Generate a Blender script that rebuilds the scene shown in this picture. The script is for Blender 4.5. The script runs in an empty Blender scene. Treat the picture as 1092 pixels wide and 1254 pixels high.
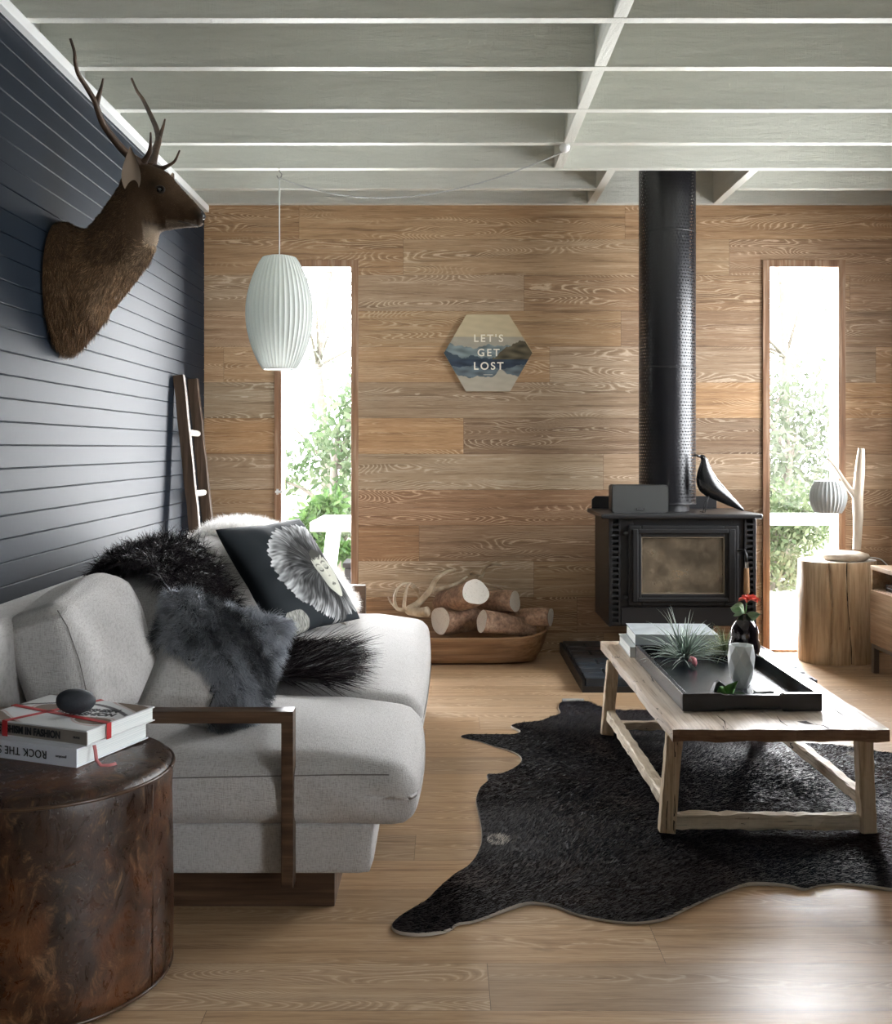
import bpy, math, random
import numpy as np
from mathutils import Vector, Matrix

# ------------------------------------------------------------------ camera, world, light, exposure
scene = bpy.context.scene
COL = scene.collection
F = 1273.0                      # focal length in pixels of the 1092 px wide frame
CAM_Z = 1.19
cam_d = bpy.data.cameras.new('camera')
cam = bpy.data.objects.new('camera', cam_d)
COL.objects.link(cam)
cam.location = (0, 0, CAM_Z)
cam.rotation_euler = (math.radians(90), 0, 0)
cam_d.sensor_fit = 'HORIZONTAL'
cam_d.sensor_width = 36.0
cam_d.lens = F / 1092 * 36.0
cam_d.shift_x = 2 / 1092
cam_d.shift_y = -78 / 1092
cam_d.clip_end = 200
scene.camera = cam

scene.view_settings.view_transform = 'Standard'
scene.view_settings.look = 'None'
scene.view_settings.gamma = 1
scene.view_settings.use_curve_mapping = False
scene.view_settings.exposure = 0.08
scene.cycles.max_bounces = 10
scene.cycles.diffuse_bounces = 6
scene.cycles.sample_clamp_indirect = 6.0
scene.cycles.use_denoising = True

w = bpy.data.worlds.new('overcast_sky')
scene.world = w
w.use_nodes = True
wn, wl = w.node_tree.nodes, w.node_tree.links
bg = wn['Background']
tc = wn.new('ShaderNodeTexCoord')
sp = wn.new('ShaderNodeSeparateXYZ')
rp = wn.new('ShaderNodeValToRGB')
wl.new(tc.outputs['Generated'], sp.inputs[0])
wl.new(sp.outputs['Z'], rp.inputs[0])
rp.color_ramp.elements[0].position = 0.0
rp.color_ramp.elements[0].color = (0.88, 0.92, 0.96, 1)
rp.color_ramp.elements[1].position = 0.5
rp.color_ramp.elements[1].color = (0.93, 0.97, 1.0, 1)
wl.new(rp.outputs[0], bg.inputs['Color'])
bg.inputs['Strength'].default_value = 15.0

def area_light(name, loc, rot, sx, sy, power, color=(0.97, 0.98, 1.0)):
    l = bpy.data.lights.new(name, 'AREA')
    l.shape = 'RECTANGLE'; l.size = sx; l.size_y = sy
    l.energy = power; l.color = color
    o = bpy.data.objects.new(name, l)
    COL.objects.link(o)
    o.location = loc; o.rotation_euler = rot
    return o
R = math.radians
# daylight through the glazed openings of the right wall and the two tall windows
area_light('daylight_garden_doors', (2.95, -.4, 1.2), (0, R(90), 0), 2.2, 1.6, 8)
area_light('daylight_side_window', (2.95, 4.85, 1.6), (0, R(90), 0), 1.3, 1.8, 95)
area_light('daylight_left_window', (-0.745, 6.35, 1.15), (R(-90), 0, 0), 0.42, 2.2, 190)
area_light('daylight_right_window', (2.1, 6.35, 1.15), (R(-90), 0, 0), 0.42, 2.2, 190)

# ------------------------------------------------------------------ helpers
def at(px, py, d):
    """world point of a pixel of the frame at depth d"""
    return ((px - 544) * d / F, d, CAM_Z - (py - 549) * d / F)
def ground(px, py, z=0.0):
    d = (CAM_Z - z) * F / (py - 549)
    return ((px - 544) * d / F, d)

class MB:
    def __init__(self):
        self.v = []; self.f = []; self.m = []; self.mi = 0
    def add(self, vs, fs):
        o = len(self.v)
        self.v += [tuple(p) for p in vs]
        for f in fs:
            self.f.append(tuple(i + o for i in f)); self.m.append(self.mi)
    def box(self, x0, x1, y0, y1, z0, z1, M=None):
        vs = [(x, y, z) for x in (x0, x1) for y in (y0, y1) for z in (z0, z1)]
        if M is not None: vs = [M @ Vector(p) for p in vs]
        self.add(vs, [(0,1,3,2),(4,6,7,5),(0,4,5,1),(2,3,7,6),(0,2,6,4),(1,5,7,3)])
    def prism(self, pts, h0, h1, axis='z', M=None):
        """closed outline (2D) extruded; axis names the extrusion direction"""
        def P(a, b, h):
            if axis == 'z': p = (a, b, h)
            elif axis == 'y': p = (a, h, b)
            else: p = (h, a, b)
            return M @ Vector(p) if M is not None else p
        n = len(pts)
        vs = [P(a, b, h0) for a, b in pts] + [P(a, b, h1) for a, b in pts]
        fs = [(i, (i+1) % n, (i+1) % n + n, i + n) for i in range(n)]
        fs += [tuple(range(n))[::-1], tuple(range(n, 2*n))]
        self.add(vs, fs)
    def tube(self, pts, rad, n=10, cap=True, flat=1.0):
        pts = [Vector(p) for p in pts]
        if not hasattr(rad, '__len__'): rad = [rad] * len(pts)
        up = None; rings = []
        for i, p in enumerate(pts):
            t = (pts[min(i+1, len(pts)-1)] - pts[max(i-1, 0)]).normalized()
            if up is None:
                up = Vector((0, 0, 1)) if abs(t.z) < 0.9 else Vector((0, 1, 0))
            a = t.cross(up).normalized(); b = a.cross(t).normalized(); up = b
            rings.append([p + (a * math.cos(2*math.pi*k/n) + b * flat * math.sin(2*math.pi*k/n)) * rad[i] for k in range(n)])
        vs = [q for r in rings for q in r]; fs = []
        for i in range(len(pts)-1):
            for k in range(n):
                k2 = (k+1) % n
                fs.append((i*n+k, i*n+k2, (i+1)*n+k2, (i+1)*n+k))
        if cap:
            fs.append(tuple(range(n))[::-1]); fs.append(tuple((len(pts)-1)*n + k for k in range(n)))
        self.add(vs, fs)
    def lathe(self, prof, c=(0,0,0), n=32, fn=None, close=False):
        vs = []
        for r, z in prof:
            for k in range(n):
                a = 2*math.pi*k/n
                rr = r * (fn(a, z) if fn else 1)
                vs.append((c[0] + rr*math.cos(a), c[1] + rr*math.sin(a), c[2] + z))
        fs = []
        for i in range(len(prof)-1):
            for k in range(n):
                k2 = (k+1) % n
                fs.append((i*n+k, i*n+k2, (i+1)*n+k2, (i+1)*n+k))
        if close:
            fs.append(tuple(range(n))[::-1]); fs.append(tuple((len(prof)-1)*n + k for k in range(n)))
        self.add(vs, fs)
    def sheet(self, fn, nu, nv):
        vs = [fn(i/nu, j/nv) for i in range(nu+1) for j in range(nv+1)]
        fs = [(i*(nv+1)+j, (i+1)*(nv+1)+j, (i+1)*(nv+1)+j+1, i*(nv+1)+j+1) for i in range(nu) for j in range(nv)]
        self.add(vs, fs)
    def ball(self, c, r, n=16, m=10, s=(1,1,1), M=None):
        vs = []; fs = []
        for i in range(m+1):
            t = math.pi*i/m
            for k in range(n):
                a = 2*math.pi*k/n
                p = Vector((r*s[0]*math.sin(t)*math.cos(a), r*s[1]*math.sin(t)*math.sin(a), r*s[2]*math.cos(t)))
                if M is not None: p = M @ p
                vs.append(p + Vector(c))
        for i in range(m):
            for k in range(n):
                fs.append((i*n+k, (i+1)*n+k, (i+1)*n+(k+1) % n, i*n+(k+1) % n))
        self.add(vs, fs)

def set_props(o, label=None, cat=None, group=None, kind=None):
    if label: o['label'] = label
    if cat: o['category'] = cat
    if group: o['group'] = group
    if kind: o['kind'] = kind
    return o

def make(name, mb, mats, parent=None, smooth=False, bevel=0, subsurf=0, loc=None, rot=None, colors=None, seg=2, angle=40):
    """link the collected geometry as ONE mesh object; child vertices are given in world space and stored relative to the parent"""
    me = bpy.data.meshes.new(name)
    off = Vector((0, 0, 0))
    if parent is not None and not parent.get('_local'): off = Vector(parent['_loc'])
    elif parent is None and loc is not None and not rot: off = Vector(loc)
    vs = [tuple(Vector(p) - off) for p in mb.v]
    me.from_pydata(vs, [], mb.f)
    if not isinstance(mats, (list, tuple)): mats = [mats]
    for m in mats: me.materials.append(m)
    if len(mats) > 1:
        me.polygons.foreach_set('material_index', mb.m)
    if smooth:
        me.polygons.foreach_set('use_smooth', [True]*len(me.polygons))
    if colors is not None:
        ca = me.color_attributes.new('Col', 'FLOAT_COLOR', 'POINT')
        ca.data.foreach_set('color', np.asarray(colors, dtype=np.float32).ravel())
    me.validate(); me.update()
    o = bpy.data.objects.new(name, me)
    COL.objects.link(o)
    if smooth == 'auto':
        try:
            me.set_sharp_from_angle(angle=R(angle))
        except Exception: pass
    if bevel:
        b = o.modifiers.new('bevel', 'BEVEL'); b.width = bevel; b.segments = seg; b.limit_method = 'ANGLE'; b.angle_limit = R(35)
        b.harden_normals = False
    if subsurf:
        s = o.modifiers.new('subsurf', 'SUBSURF'); s.levels = subsurf; s.render_levels = subsurf
    if parent is not None:
        o.parent = parent
        if parent.type == 'MESH' or parent.get('_sub'): pass
    elif loc is not None:
        o.location = loc
        if rot: o.rotation_euler = rot
    o['_loc'] = tuple(off) if parent is not None or loc is not None and not rot else (0.0, 0.0, 0.0)
    return o

def thing(name, label, cat, loc, group=None, rot=None, kind=None):
    o = bpy.data.objects.new(name, None)
    o.empty_display_size = 0.05
    COL.objects.link(o); o.location = loc
    if rot:
        o.rotation_euler = rot; o['_local'] = True
    o['_loc'] = tuple(float(c) for c in loc)
    return set_props(o, label, cat, group, kind)

def fast_mesh(name, V, Q, mat, parent, colors=None, smooth=False):
    """large quad mesh from numpy arrays (world space)"""
    me = bpy.data.meshes.new(name)
    off = np.array(parent['_loc']) if parent is not None else np.zeros(3)
    V = V - off
    me.vertices.add(len(V)); me.vertices.foreach_set('co', V.astype(np.float32).ravel())
    k = Q.shape[1]
    me.loops.add(Q.size); me.loops.foreach_set('vertex_index', Q.astype(np.int32).ravel())
    me.polygons.add(len(Q)); me.polygons.foreach_set('loop_start', np.arange(0, Q.size, k, dtype=np.int32))
    me.polygons.foreach_set('loop_total', np.full(len(Q), k, dtype=np.int32))
    if smooth: me.polygons.foreach_set('use_smooth', np.ones(len(Q), dtype=bool))
    me.materials.append(mat)
    if colors is not None:
        ca = me.color_attributes.new('Col', 'FLOAT_COLOR', 'POINT')
        ca.data.foreach_set('color', colors.astype(np.float32).ravel())
    me.update(calc_edges=True)
    o = bpy.data.objects.new(name, me); COL.objects.link(o)
    if parent is not None: o.parent = parent
    o['_loc'] = tuple(off)
    return o

def sample(mb, n, seed=1, keep=None):
    """random points and normals on the collected surface"""
    rng = np.random.default_rng(seed)
    V = np.array([tuple(p) for p in mb.v], dtype=float); T = []
    for f in mb.f:
        for i in range(1, len(f)-1): T.append((f[0], f[i], f[i+1]))
    T = np.array(T)
    A, B, C = V[T[:,0]], V[T[:,1]], V[T[:,2]]
    N = np.cross(B-A, C-A); ar = np.linalg.norm(N, axis=1)
    if keep is not None:
        cc = (A+B+C)/3; ar = ar * keep(cc)
    idx = rng.choice(len(T), size=n, p=ar/ar.sum())
    u = rng.random(n); v = rng.random(n); s = u+v > 1; u[s] = 1-u[s]; v[s] = 1-v[s]
    P = A[idx] + (B-A)[idx]*u[:,None] + (C-A)[idx]*v[:,None]
    Nn = N[idx] / np.maximum(np.linalg.norm(N[idx], axis=1), 1e-12)[:,None]
    return P, Nn

def wobble(P, f, s=0.0):
    """cheap smooth noise vector field"""
    x, y, z = P[:,0]*f+s, P[:,1]*f+s*1.7, P[:,2]*f+s*2.3
    return np.stack([np.sin(x*1.3+np.sin(y*2.1)*1.5+z), np.sin(y*1.7+np.sin(z*1.9)*1.4+x*.7), np.sin(z*1.5+np.sin(x*2.3)*1.6+y*1.1)], axis=1)

def fur(name, P, D, length, width, mat, parent, colors, segs=3, droop=0.3, curl=0.2, clump=0.3, cf=25, seed=3, down=(0,0,-1)):
    rng = np.random.default_rng(seed)
    n = len(P)
    D = D + wobble(P, cf, seed)*clump + rng.normal(0, 0.18, (n,3))
    D /= np.linalg.norm(D, axis=1)[:,None]
    L = length * (0.65 + 0.5*rng.random(n)) if np.isscalar(length) else length*(0.65+0.5*rng.random(n))
    rv = rng.normal(0, 1, (n,3))
    S = np.cross(D, rv); S /= np.linalg.norm(S, axis=1)[:,None]
    pts = [P]; cur = P.copy(); d = D.copy(); ph = rng.random(n)*6.28
    for k in range(segs):
        cur = cur + d * (L/segs)[:,None]
        pts.append(cur.copy())
        d = d + np.array(down)*droop + S*(np.sin(ph + k*2.1)*curl)[:,None] + wobble(cur, cf*1.6, k*3.1)*curl*.6
        d /= np.linalg.norm(d, axis=1)[:,None]
    m = segs+1
    V = np.zeros((n, m, 2, 3)); 
    for k in range(m):
        wd = width * (1 - (k/segs)**1.5*0.9)
        V[:,k,0] = pts[k] - S*wd*.5; V[:,k,1] = pts[k] + S*wd*.5
    base = np.arange(n)[:,None]*(m*2); q = []
    for k in range(segs):
        q.append(np.stack([base[:,0]+k*2, base[:,0]+k*2+1, base[:,0]+k*2+3, base[:,0]+k*2+2], axis=1))
    Q = np.concatenate(q)
    Cc = np.ones((n, m*2, 4)); Cc[:,:,:3] = colors[:,None,:]
    return fast_mesh(name, V.reshape(-1,3), Q, mat, parent, Cc.reshape(-1,4))

# ------------------------------------------------------------------ materials
class NT:
    def __init__(self, name):
        self.m = bpy.data.materials.new(name); self.m.use_nodes = True
        self.t = self.m.node_tree; self.n = self.t.nodes; self.l = self.t.links
        self.b = self.n['Principled BSDF']; self._tc = None
    def new(self, kind, **kw):
        x = self.n.new('ShaderNode'+kind)
        for k, v in kw.items(): setattr(x, k, v)
        return x
    def put(self, sock, val):
        if hasattr(val, 'links'): self.l.new(val, sock)
        elif hasattr(val, '__len__') and len(val) == 3 and sock.type == 'RGBA': sock.default_value = (*val, 1)
        else: sock.default_value = val
    def coord(self, which='Object'):
        if self._tc is None: self._tc = self.new('TexCoord')
        return self._tc.outputs[which]
    def math(self, op, a, b=0.0, c=0.0):
        x = self.new('Math', operation=op)
        self.put(x.inputs[0], a); self.put(x.inputs[1], b); self.put(x.inputs[2], c)
        return x.outputs[0]
    def sep(self, v):
        x = self.new('SeparateXYZ'); self.put(x.inputs[0], v); return x.outputs
    def comb(self, a, b, c):
        x = self.new('CombineXYZ'); self.put(x.inputs[0], a); self.put(x.inputs[1], b); self.put(x.inputs[2], c); return x.outputs[0]
    def scale(self, v, s):
        x = self.new('Mapping'); self.put(x.inputs['Vector'], v); x.inputs['Scale'].default_value = s; return x.outputs[0]
    def noise(self, v, scale=5, detail=3, rough=.5, dist=0):
        x = self.new('TexNoise'); self.put(x.inputs['Vector'], v); x.inputs['Scale'].default_value = scale
        x.inputs['Detail'].default_value = detail; x.inputs['Roughness'].default_value = rough; x.inputs['Distortion'].default_value = dist
        return x.outputs[0]
    def white(self, a, b=0.0):
        x = self.new('TexWhiteNoise', noise_dimensions='2D'); self.put(x.inputs['Vector'], self.comb(a, b, 0.0)); return x.outputs['Value']
    def ramp(self, v, stops):
        x = self.new('ValToRGB'); self.put(x.inputs[0], v)
        e = x.color_ramp.elements
        while len(e) > 1: e.remove(e[-1])
        for i, (p, c) in enumerate(stops):
            k = e[0] if i == 0 else e.new(p)
            k.position = p; k.color = (*c, 1) if len(c) == 3 else c
        return x.outputs[0]
    def mix(self, f, a, b, mode='MIX'):
        x = self.new('Mix', data_type='RGBA', blend_type=mode)
        self.put(x.inputs[0], f); self.put(x.inputs[6], a); self.put(x.inputs[7], b); return x.outputs[2]
    def bump(self, h, strength=.3, dist=.01):
        x = self.new('Bump'); self.put(x.inputs['Height'], h); x.inputs['Strength'].default_value = strength; x.inputs['Distance'].default_value = dist
        self.l.new(x.outputs[0], self.b.inputs['Normal'])
    def set(self, **kw):
        for k, v in kw.items():
            self.put(self.b.inputs[{'color':'Base Color','rough':'Roughness','metal':'Metallic','spec':'Specular IOR Level','sheen':'Sheen Weight','coat':'Coat Weight','coatr':'Coat Roughness'}[k]], v)
        return self

def plain(name, color, rough=.6, metal=0, spec=.5, bump=0, bscale=60, vary=0.0):
    t = NT(name)
    if vary:
        nz = t.noise(t.coord(), 9, 4)
        t.set(color=t.mix(nz, tuple(c*(1-vary) for c in color), tuple(min(1, c*(1+vary)) for c in color)))
    else: t.set(color=color)
    t.set(rough=rough, metal=metal, spec=spec)
    if bump: t.bump(t.noise(t.coord(), bscale, 4), bump, .004)
    return t.m

def oak_planks(name, la, wa, pw, pl, tones, w0=0.0, rough=.45, spec=.4, gap=.0012, lime=1.0, fleck=.6, deep=.5):
    """brushed oak boards: tones are (dark grain, body, limed grain) per board type"""
    t = NT(name); s = t.sep(t.coord())
    L, W = s[la], s[wa]
    W = t.math('ADD', W, 20.0 - w0)
    q = t.math('DIVIDE', W, pw); row = t.math('FLOOR', q); fr = t.math('SUBTRACT', q, row)
    Ls = t.math('ADD', t.math('ADD', L, 30.0), t.math('MULTIPLY', t.white(row, 3.7), 9.0))
    q2 = t.math('DIVIDE', Ls, pl); col = t.math('FLOOR', q2); fr2 = t.math('SUBTRACT', q2, col)
    pid = t.white(row, col); pid2 = t.white(col, t.math('ADD', row, 57.0)); pid3 = t.white(t.math('ADD', col, 11.0), t.math('ADD', row, 91.0))
    shift = t.math('MULTIPLY', pid, 40.0)
    gx = t.math('ADD', Ls, shift)
    # cathedral figure: contour lines of a stretched field
    big = t.noise(t.comb(t.math('MULTIPLY', gx, 1.3), t.math('MULTIPLY', W, 8.0), shift), 1.0, 1.5, .4, .15)
    jit = t.noise(t.comb(t.math('MULTIPLY', gx, 30.0), t.math('MULTIPLY', W, 60.0), shift), 1.0, 2)
    saw = t.math('FRACT', t.math('ADD', t.math('MULTIPLY', big, t.math('ADD', 34.0, t.math('MULTIPLY', pid2, 26.0))), t.math('MULTIPLY', jit, .55)))
    fine = t.noise(t.comb(t.math('MULTIPLY', gx, 9.0), t.math('MULTIPLY', W, 260.0), shift), 1.0, 3, .65)
    mid_n = t.noise(t.comb(t.math('MULTIPLY', gx, 1.6), t.math('MULTIPLY', W, 42.0), shift), 1.0, 5, .65)
    where = t.noise(t.comb(t.math('MULTIPLY', gx, .9), t.math('MULTIPLY', W, 11.0), t.math('ADD', shift, 7.0)), 1.0, 2)
    def pick(k):
        st = []
        for i, tn in enumerate(tones): st.append(((i+.0)/max(1, len(tones)-1), tn[k]))
        return t.ramp(pid3, st)
    dark, body, light = pick(0), pick(1), pick(2)
    c = t.mix(t.ramp(mid_n, [(.30, (deep+.35,)*3), (.46, (.12,)*3), (.60, (0,)*3)]), body, dark)
    c = t.mix(t.ramp(mid_n, [(.56, (0,)*3), (.74, (.75*lime,)*3)]), c, light)
    msk = t.ramp(where, [(.47, (0,)*3), (.56, (1,)*3)])
    ln = t.ramp(saw, [(0, (1,)*3), (.10, (0,)*3), (.72, (0,)*3), (.90, (1,)*3)])
    c = t.mix(t.math('MULTIPLY', t.math('MULTIPLY', ln, msk), .85*lime), c, light)
    dk = t.ramp(saw, [(.15, (0,)*3), (.45, (1,)*3), (.62, (0,)*3)])
    c = t.mix(t.math('MULTIPLY', t.math('MULTIPLY', dk, msk), .60*deep), c, dark)
    c = t.mix(t.ramp(fine, [(.28, (fleck,)*3), (.46, (0,)*3)]), c, dark)
    c = t.mix(t.ramp(fine, [(.58, (0,)*3), (.72, (fleck*.75,)*3)]), c, light)
    c = t.mix(1.0, c, t.ramp(pid, [(0, (.80,)*3), (.5, (1,1,1)), (1, (1.12,1.11,1.1))]), 'MULTIPLY')
    kn = t.noise(t.comb(t.math('MULTIPLY', gx, 3.2), t.math('MULTIPLY', W, 10.0), shift), 1.0, 1.5, .5, .4)
    c = t.mix(t.ramp(kn, [(.77, (0,)*3), (.83, (.8,)*3)]), c, tuple(x*.35 for x in tones[0][0]))
    g1 = t.math('LESS_THAN', fr, gap/pw); g2 = t.math('LESS_THAN', fr2, gap/pl)
    gm = t.math('MULTIPLY', t.math('MAXIMUM', g1, g2), .85)
    t.set(color=t.mix(gm, c, tuple(x*.25 for x in tones[0][0])), rough=rough, spec=spec)
    t.bump(t.math('SUBTRACT', t.math('ADD', t.math('MULTIPLY', fine, .35), t.math('MULTIPLY', saw, .1)), gm), .35, .0018)
    return t.m

def timber(name, dark, mid, light, axis=0, rough=.55, k=1.0, bump=.3, spec=.35):
    """grain running along one local axis"""
    t = NT(name)
    sc = [28*k, 28*k, 28*k]; sc[axis] = 1.6*k
    v = t.scale(t.coord(), sc)
    n1 = t.noise(v, 1.2, 4, .6, .4)
    sc2 = [150*k]*3; sc2[axis] = 5*k
    n2 = t.noise(t.scale(t.coord(), sc2), 1.0, 2)
    c = t.ramp(n1, [(.25, dark), (.5, mid), (.72, light)])
    t.set(color=t.mix(.6, c, t.mix(1.0, c, t.ramp(n2, [(.3, (.6,.6,.6)), (.6, (1,1,1))]), 'MULTIPLY')), rough=rough, spec=spec)
    t.bump(t.math('ADD', n2, n1), bump, .002)
    return t.m

M = {}
WT = [((.15,.075,.036), (.33,.185,.095), (.62,.44,.28)), ((.20,.11,.055), (.44,.275,.150), (.70,.54,.37)), ((.13,.075,.042), (.31,.20,.122), (.60,.47,.34)), ((.19,.10,.045), (.46,.27,.130), (.68,.50,.31)), ((.22,.15,.09), (.45,.335,.225), (.68,.58,.45)), ((.13,.065,.033), (.28,.155,.085), (.60,.42,.28))]
FT = [((.19,.10,.045), (.43,.275,.155), (.64,.48,.32)), ((.23,.13,.065), (.50,.335,.195), (.70,.54,.37)), ((.21,.125,.07), (.46,.32,.20), (.66,.53,.38)), ((.17,.09,.04), (.39,.24,.13), (.60,.44,.28))]
M['wall_oak'] = oak_planks('limed_oak_boards', 0, 2, .2085, 1.9, WT, w0=.098, rough=.55, deep=.6, fleck=.75)
M['floor_oak'] = oak_planks('oak_floor_boards', 0, 1, .20, 2.1, FT, w0=.0, rough=.34, spec=.45, lime=.7, fleck=.8, deep=.55)
M['frame_oak'] = timber('window_frame_oak', (.15,.075,.04), (.29,.16,.09), (.50,.36,.25), axis=2, rough=.5)
M['navy'] = plain('navy_painted_boards', (.0085, .0135, .0215), .56, spec=.085, bump=.06, bscale=40)
def sawn():
    t = NT('rough_sawn_white_paint')
    s = t.sep(t.coord())
    v = t.comb(t.math('MULTIPLY', s[0], 130), t.math('MULTIPLY', s[1], 130), t.math('MULTIPLY', s[2], 12))
    n1 = t.noise(v, 1.0, 3, .6)
    v2 = t.comb(t.math('MULTIPLY', s[0], 3.0), s[1], t.math('MULTIPLY', s[2], 26))
    n2 = t.noise(v2, 1.0, 4, .6, 1.5)
    rr = t.math('FRACT', t.math('MULTIPLY', n2, 14))
    t.set(color=t.mix(n2, (.58,.60,.55), (.72,.73,.68)), rough=.6, spec=.3)
    t.bump(t.math('ADD', t.math('MULTIPLY', n1, .9), t.math('MULTIPLY', rr, .4)), .7, .004)
    return t.m
M['sawn'] = sawn()
M['white'] = plain('white_gloss_trim', (.82,.84,.84), .35)
def linen(name, a, b):
    t = NT(name); c = t.coord()
    n1 = t.noise(t.scale(c, (420, 70, 70)), 1.0, 2); n2 = t.noise(t.scale(c, (70, 420, 420)), 1.0, 2)
    n3 = t.noise(c, 6, 3); n = t.math('ADD', n1, n2)
    t.set(color=t.mix(1.0, t.mix(n3, a, b), t.ramp(t.math('MULTIPLY', n, .5), [(.34, (.72,.70,.68)), (.5, (1,1,1)), (.64, (1.1,1.1,1.1))]), 'MULTIPLY'), rough=.9, spec=.15, sheen=.25)
    t.bump(n, .5, .0025)
    return t.m
M['linen'] = linen('grey_linen', (.395,.383,.372), (.47,.457,.447))
M['seam'] = plain('linen_seam', (.16,.15,.14), .9)
M['dark_oak'] = timber('dark_stained_oak_lengthwise', (.035,.018,.010), (.075,.042,.025), (.14,.085,.052), axis=0, rough=.38, k=1.3)
M['dark_oak_y'] = timber('dark_stained_oak_sideboard', (.035,.018,.010), (.07,.042,.025), (.13,.08,.05), axis=1, rough=.4, k=1.3)
M['dark_oak_z'] = timber('dark_stained_oak_upright', (.035,.018,.010), (.075,.042,.025), (.14,.085,.052), axis=2, rough=.38, k=1.3)
def leather():
    t = NT('distressed_brown_leather'); c = t.coord()
    a = t.noise(c, 7, 6, .65, .6); b = t.noise(t.scale(c, (1,1,.55)), 21, 10, .78, 1.6); d = t.noise(c, 190, 3)
    base = t.ramp(a, [(.32, (.007,.0035,.002)), (.50, (.028,.010,.0045)), (.64, (.085,.030,.011)), (.8, (.15,.062,.024))])
    worn = t.ramp(b, [(.53, (0,0,0)), (.60, (.35,.35,.35)), (.70, (1,1,1))])
    t.set(color=t.mix(t.math('MULTIPLY', worn, .55), base, (.38,.215,.10)), rough=t.ramp(b, [(.35, (.20,)*3), (.65, (.45,)*3)]), spec=.55)
    t.bump(t.math('ADD', t.math('MULTIPLY', d, .25), b), .35, .004)
    return t.m
M['leather'] = leather()
def furmat(name, rough=.55, spec=.3):
    t = NT(name); a = t.new('Attribute', attribute_name='Col')
    t.set(color=a.outputs['Color'], rough=rough, spec=spec); return t.m
M['fur'] = furmat('animal_hair', .5, .35)
M['cowhair'] = furmat('cowhide_hair', .5, .13)
M['black_hair'] = furmat('black_long_hair', .5, .22)
M['coat_hair'] = furmat('deer_coat', .75, .12)
M['paint_col'] = furmat('printed_surface', .75, .2)
M['black_metal'] = plain('matt_black_steel', (.012,.012,.014), .42, .0, .5, bump=.08, bscale=250)
M['cast'] = plain('black_cast_iron', (.008,.008,.009), .5, 0, .4, bump=.1, bscale=180)

# ------------------------------------------------------------------ the room
LX, RX, BY, FY = -1.40, 2.75, 6.06, -2.2       # left wall, right wall, back wall, wall behind the camera
TOPZ = 2.80; JZ = 2.604                        # ceiling boards, underside of the joists
W1 = (-.948, -.543); W2 = (1.895, 2.293); WZ = 2.245

def structure(name, mb, mats, **kw):
    o = make(name, mb, mats, **kw); o['kind'] = 'structure'; return o

b = MB(); b.box(LX-.1, RX+.1, FY, BY+.12, -.06, 0); structure('floor', b, M['floor_oak'])
b = MB()
JT = .040
for x0, x1 in ((LX-.2, W1[0]-JT), (W1[1]+JT, W2[0]-JT), (W2[1]+JT, RX+.1)): b.box(x0, x1, BY, BY+.12, 0, TOPZ)
for x0, x1 in (W1, W2): b.box(x0-JT, x1+JT, BY, BY+.12, WZ+JT, TOPZ)
structure('wall_back', b, M['wall_oak'])
# left wall of narrow horizontal boards with a V joint between each
b = MB(); zz = 0.0; p = .075; prof = [(LX-.06, 0)]
while zz < 2.56:
    z1 = min(zz+p, 2.60)
    prof += [(LX-.004, zz+.0002), (LX, zz+.0034), (LX, z1-.0034), (LX-.004, z1-.0002)]
    zz = z1
prof += [(LX-.06, 2.60)]
b.prism(prof, FY, BY+.1, axis='y')
structure('wall_left', b, M['navy'])
b = MB(); b.box(LX-.16, LX-.10, FY, BY+.1, 2.52, TOPZ+.02); structure('trim_1', b, M['white'])
b = MB(); b.box(LX-.10, LX+.028, FY, BY, 2.5995, 2.6035); b.box(LX, LX+.028, FY, BY, 2.565, 2.60); structure('trim_2', b, M['white'])
# right wall with the garden doors and a window over the sideboard
b = MB()
b.box(RX, RX+.1, FY, -1.2, 0, TOPZ); b.box(RX, RX+.1, -1.2, .4, 2.35, TOPZ); b.box(RX, RX+.1, .4, 3.95, 0, TOPZ)
b.box(RX, RX+.1, 3.95, 5.75, 0, .95); b.box(RX, RX+.1, 3.95, 5.75, 2.25, TOPZ); b.box(RX, RX+.1, 5.75, BY+.12, 0, TOPZ)
structure('wall_right', b, M['navy'])
b = MB(); b.box(LX-.1, RX+.1, FY-.1, FY, 0, TOPZ); structure('wall_front', b, plain('dark_plaster', (.22,.22,.21), .8))
b = MB(); b.box(LX-.16, RX+.1, FY-.1, BY+.12, TOPZ, TOPZ+.06)
structure('ceiling', b, plain('white_ceiling_boards', (.66,.67,.63), .7))
# joists
ys = [3.416 - .46*k for k in range(12, 0, -1)] + [3.416, 3.854, 4.337, 4.813, 5.25, 5.66, 6.015]
TN = 3
for i, y in enumerate(ys):
    y1 = min(y + .045, BY)
    for (x0, x1) in ([(LX-.099, .828), (1.60, RX)] if abs(y-5.66) < .01 else [(LX-.099, RX)]):
        b = MB(); b.box(x0, x1, y, y1, JZ + (.0 if y < 6 else .002), TOPZ)
        o = structure('trim_%d' % TN, b, M['sawn'], bevel=.003); TN += 1
# long beam between the joists, and the trimmers that frame the flue opening
yb = ys + [BY]
b = MB()
for i in range(len(ys)-3):
    b.box(.555, .60, ys[i]+.045, ys[i+1], JZ+.001, TOPZ)
structure('trim_%d' % TN, b, M['sawn'], bevel=.002); TN += 1
for x in (.828, 1.555):
    b = MB(); b.box(x, x+.045, 5.295, 6.015, JZ+.001, TOPZ); structure('trim_%d' % TN, b, M['sawn'], bevel=.002); TN += 1

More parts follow.
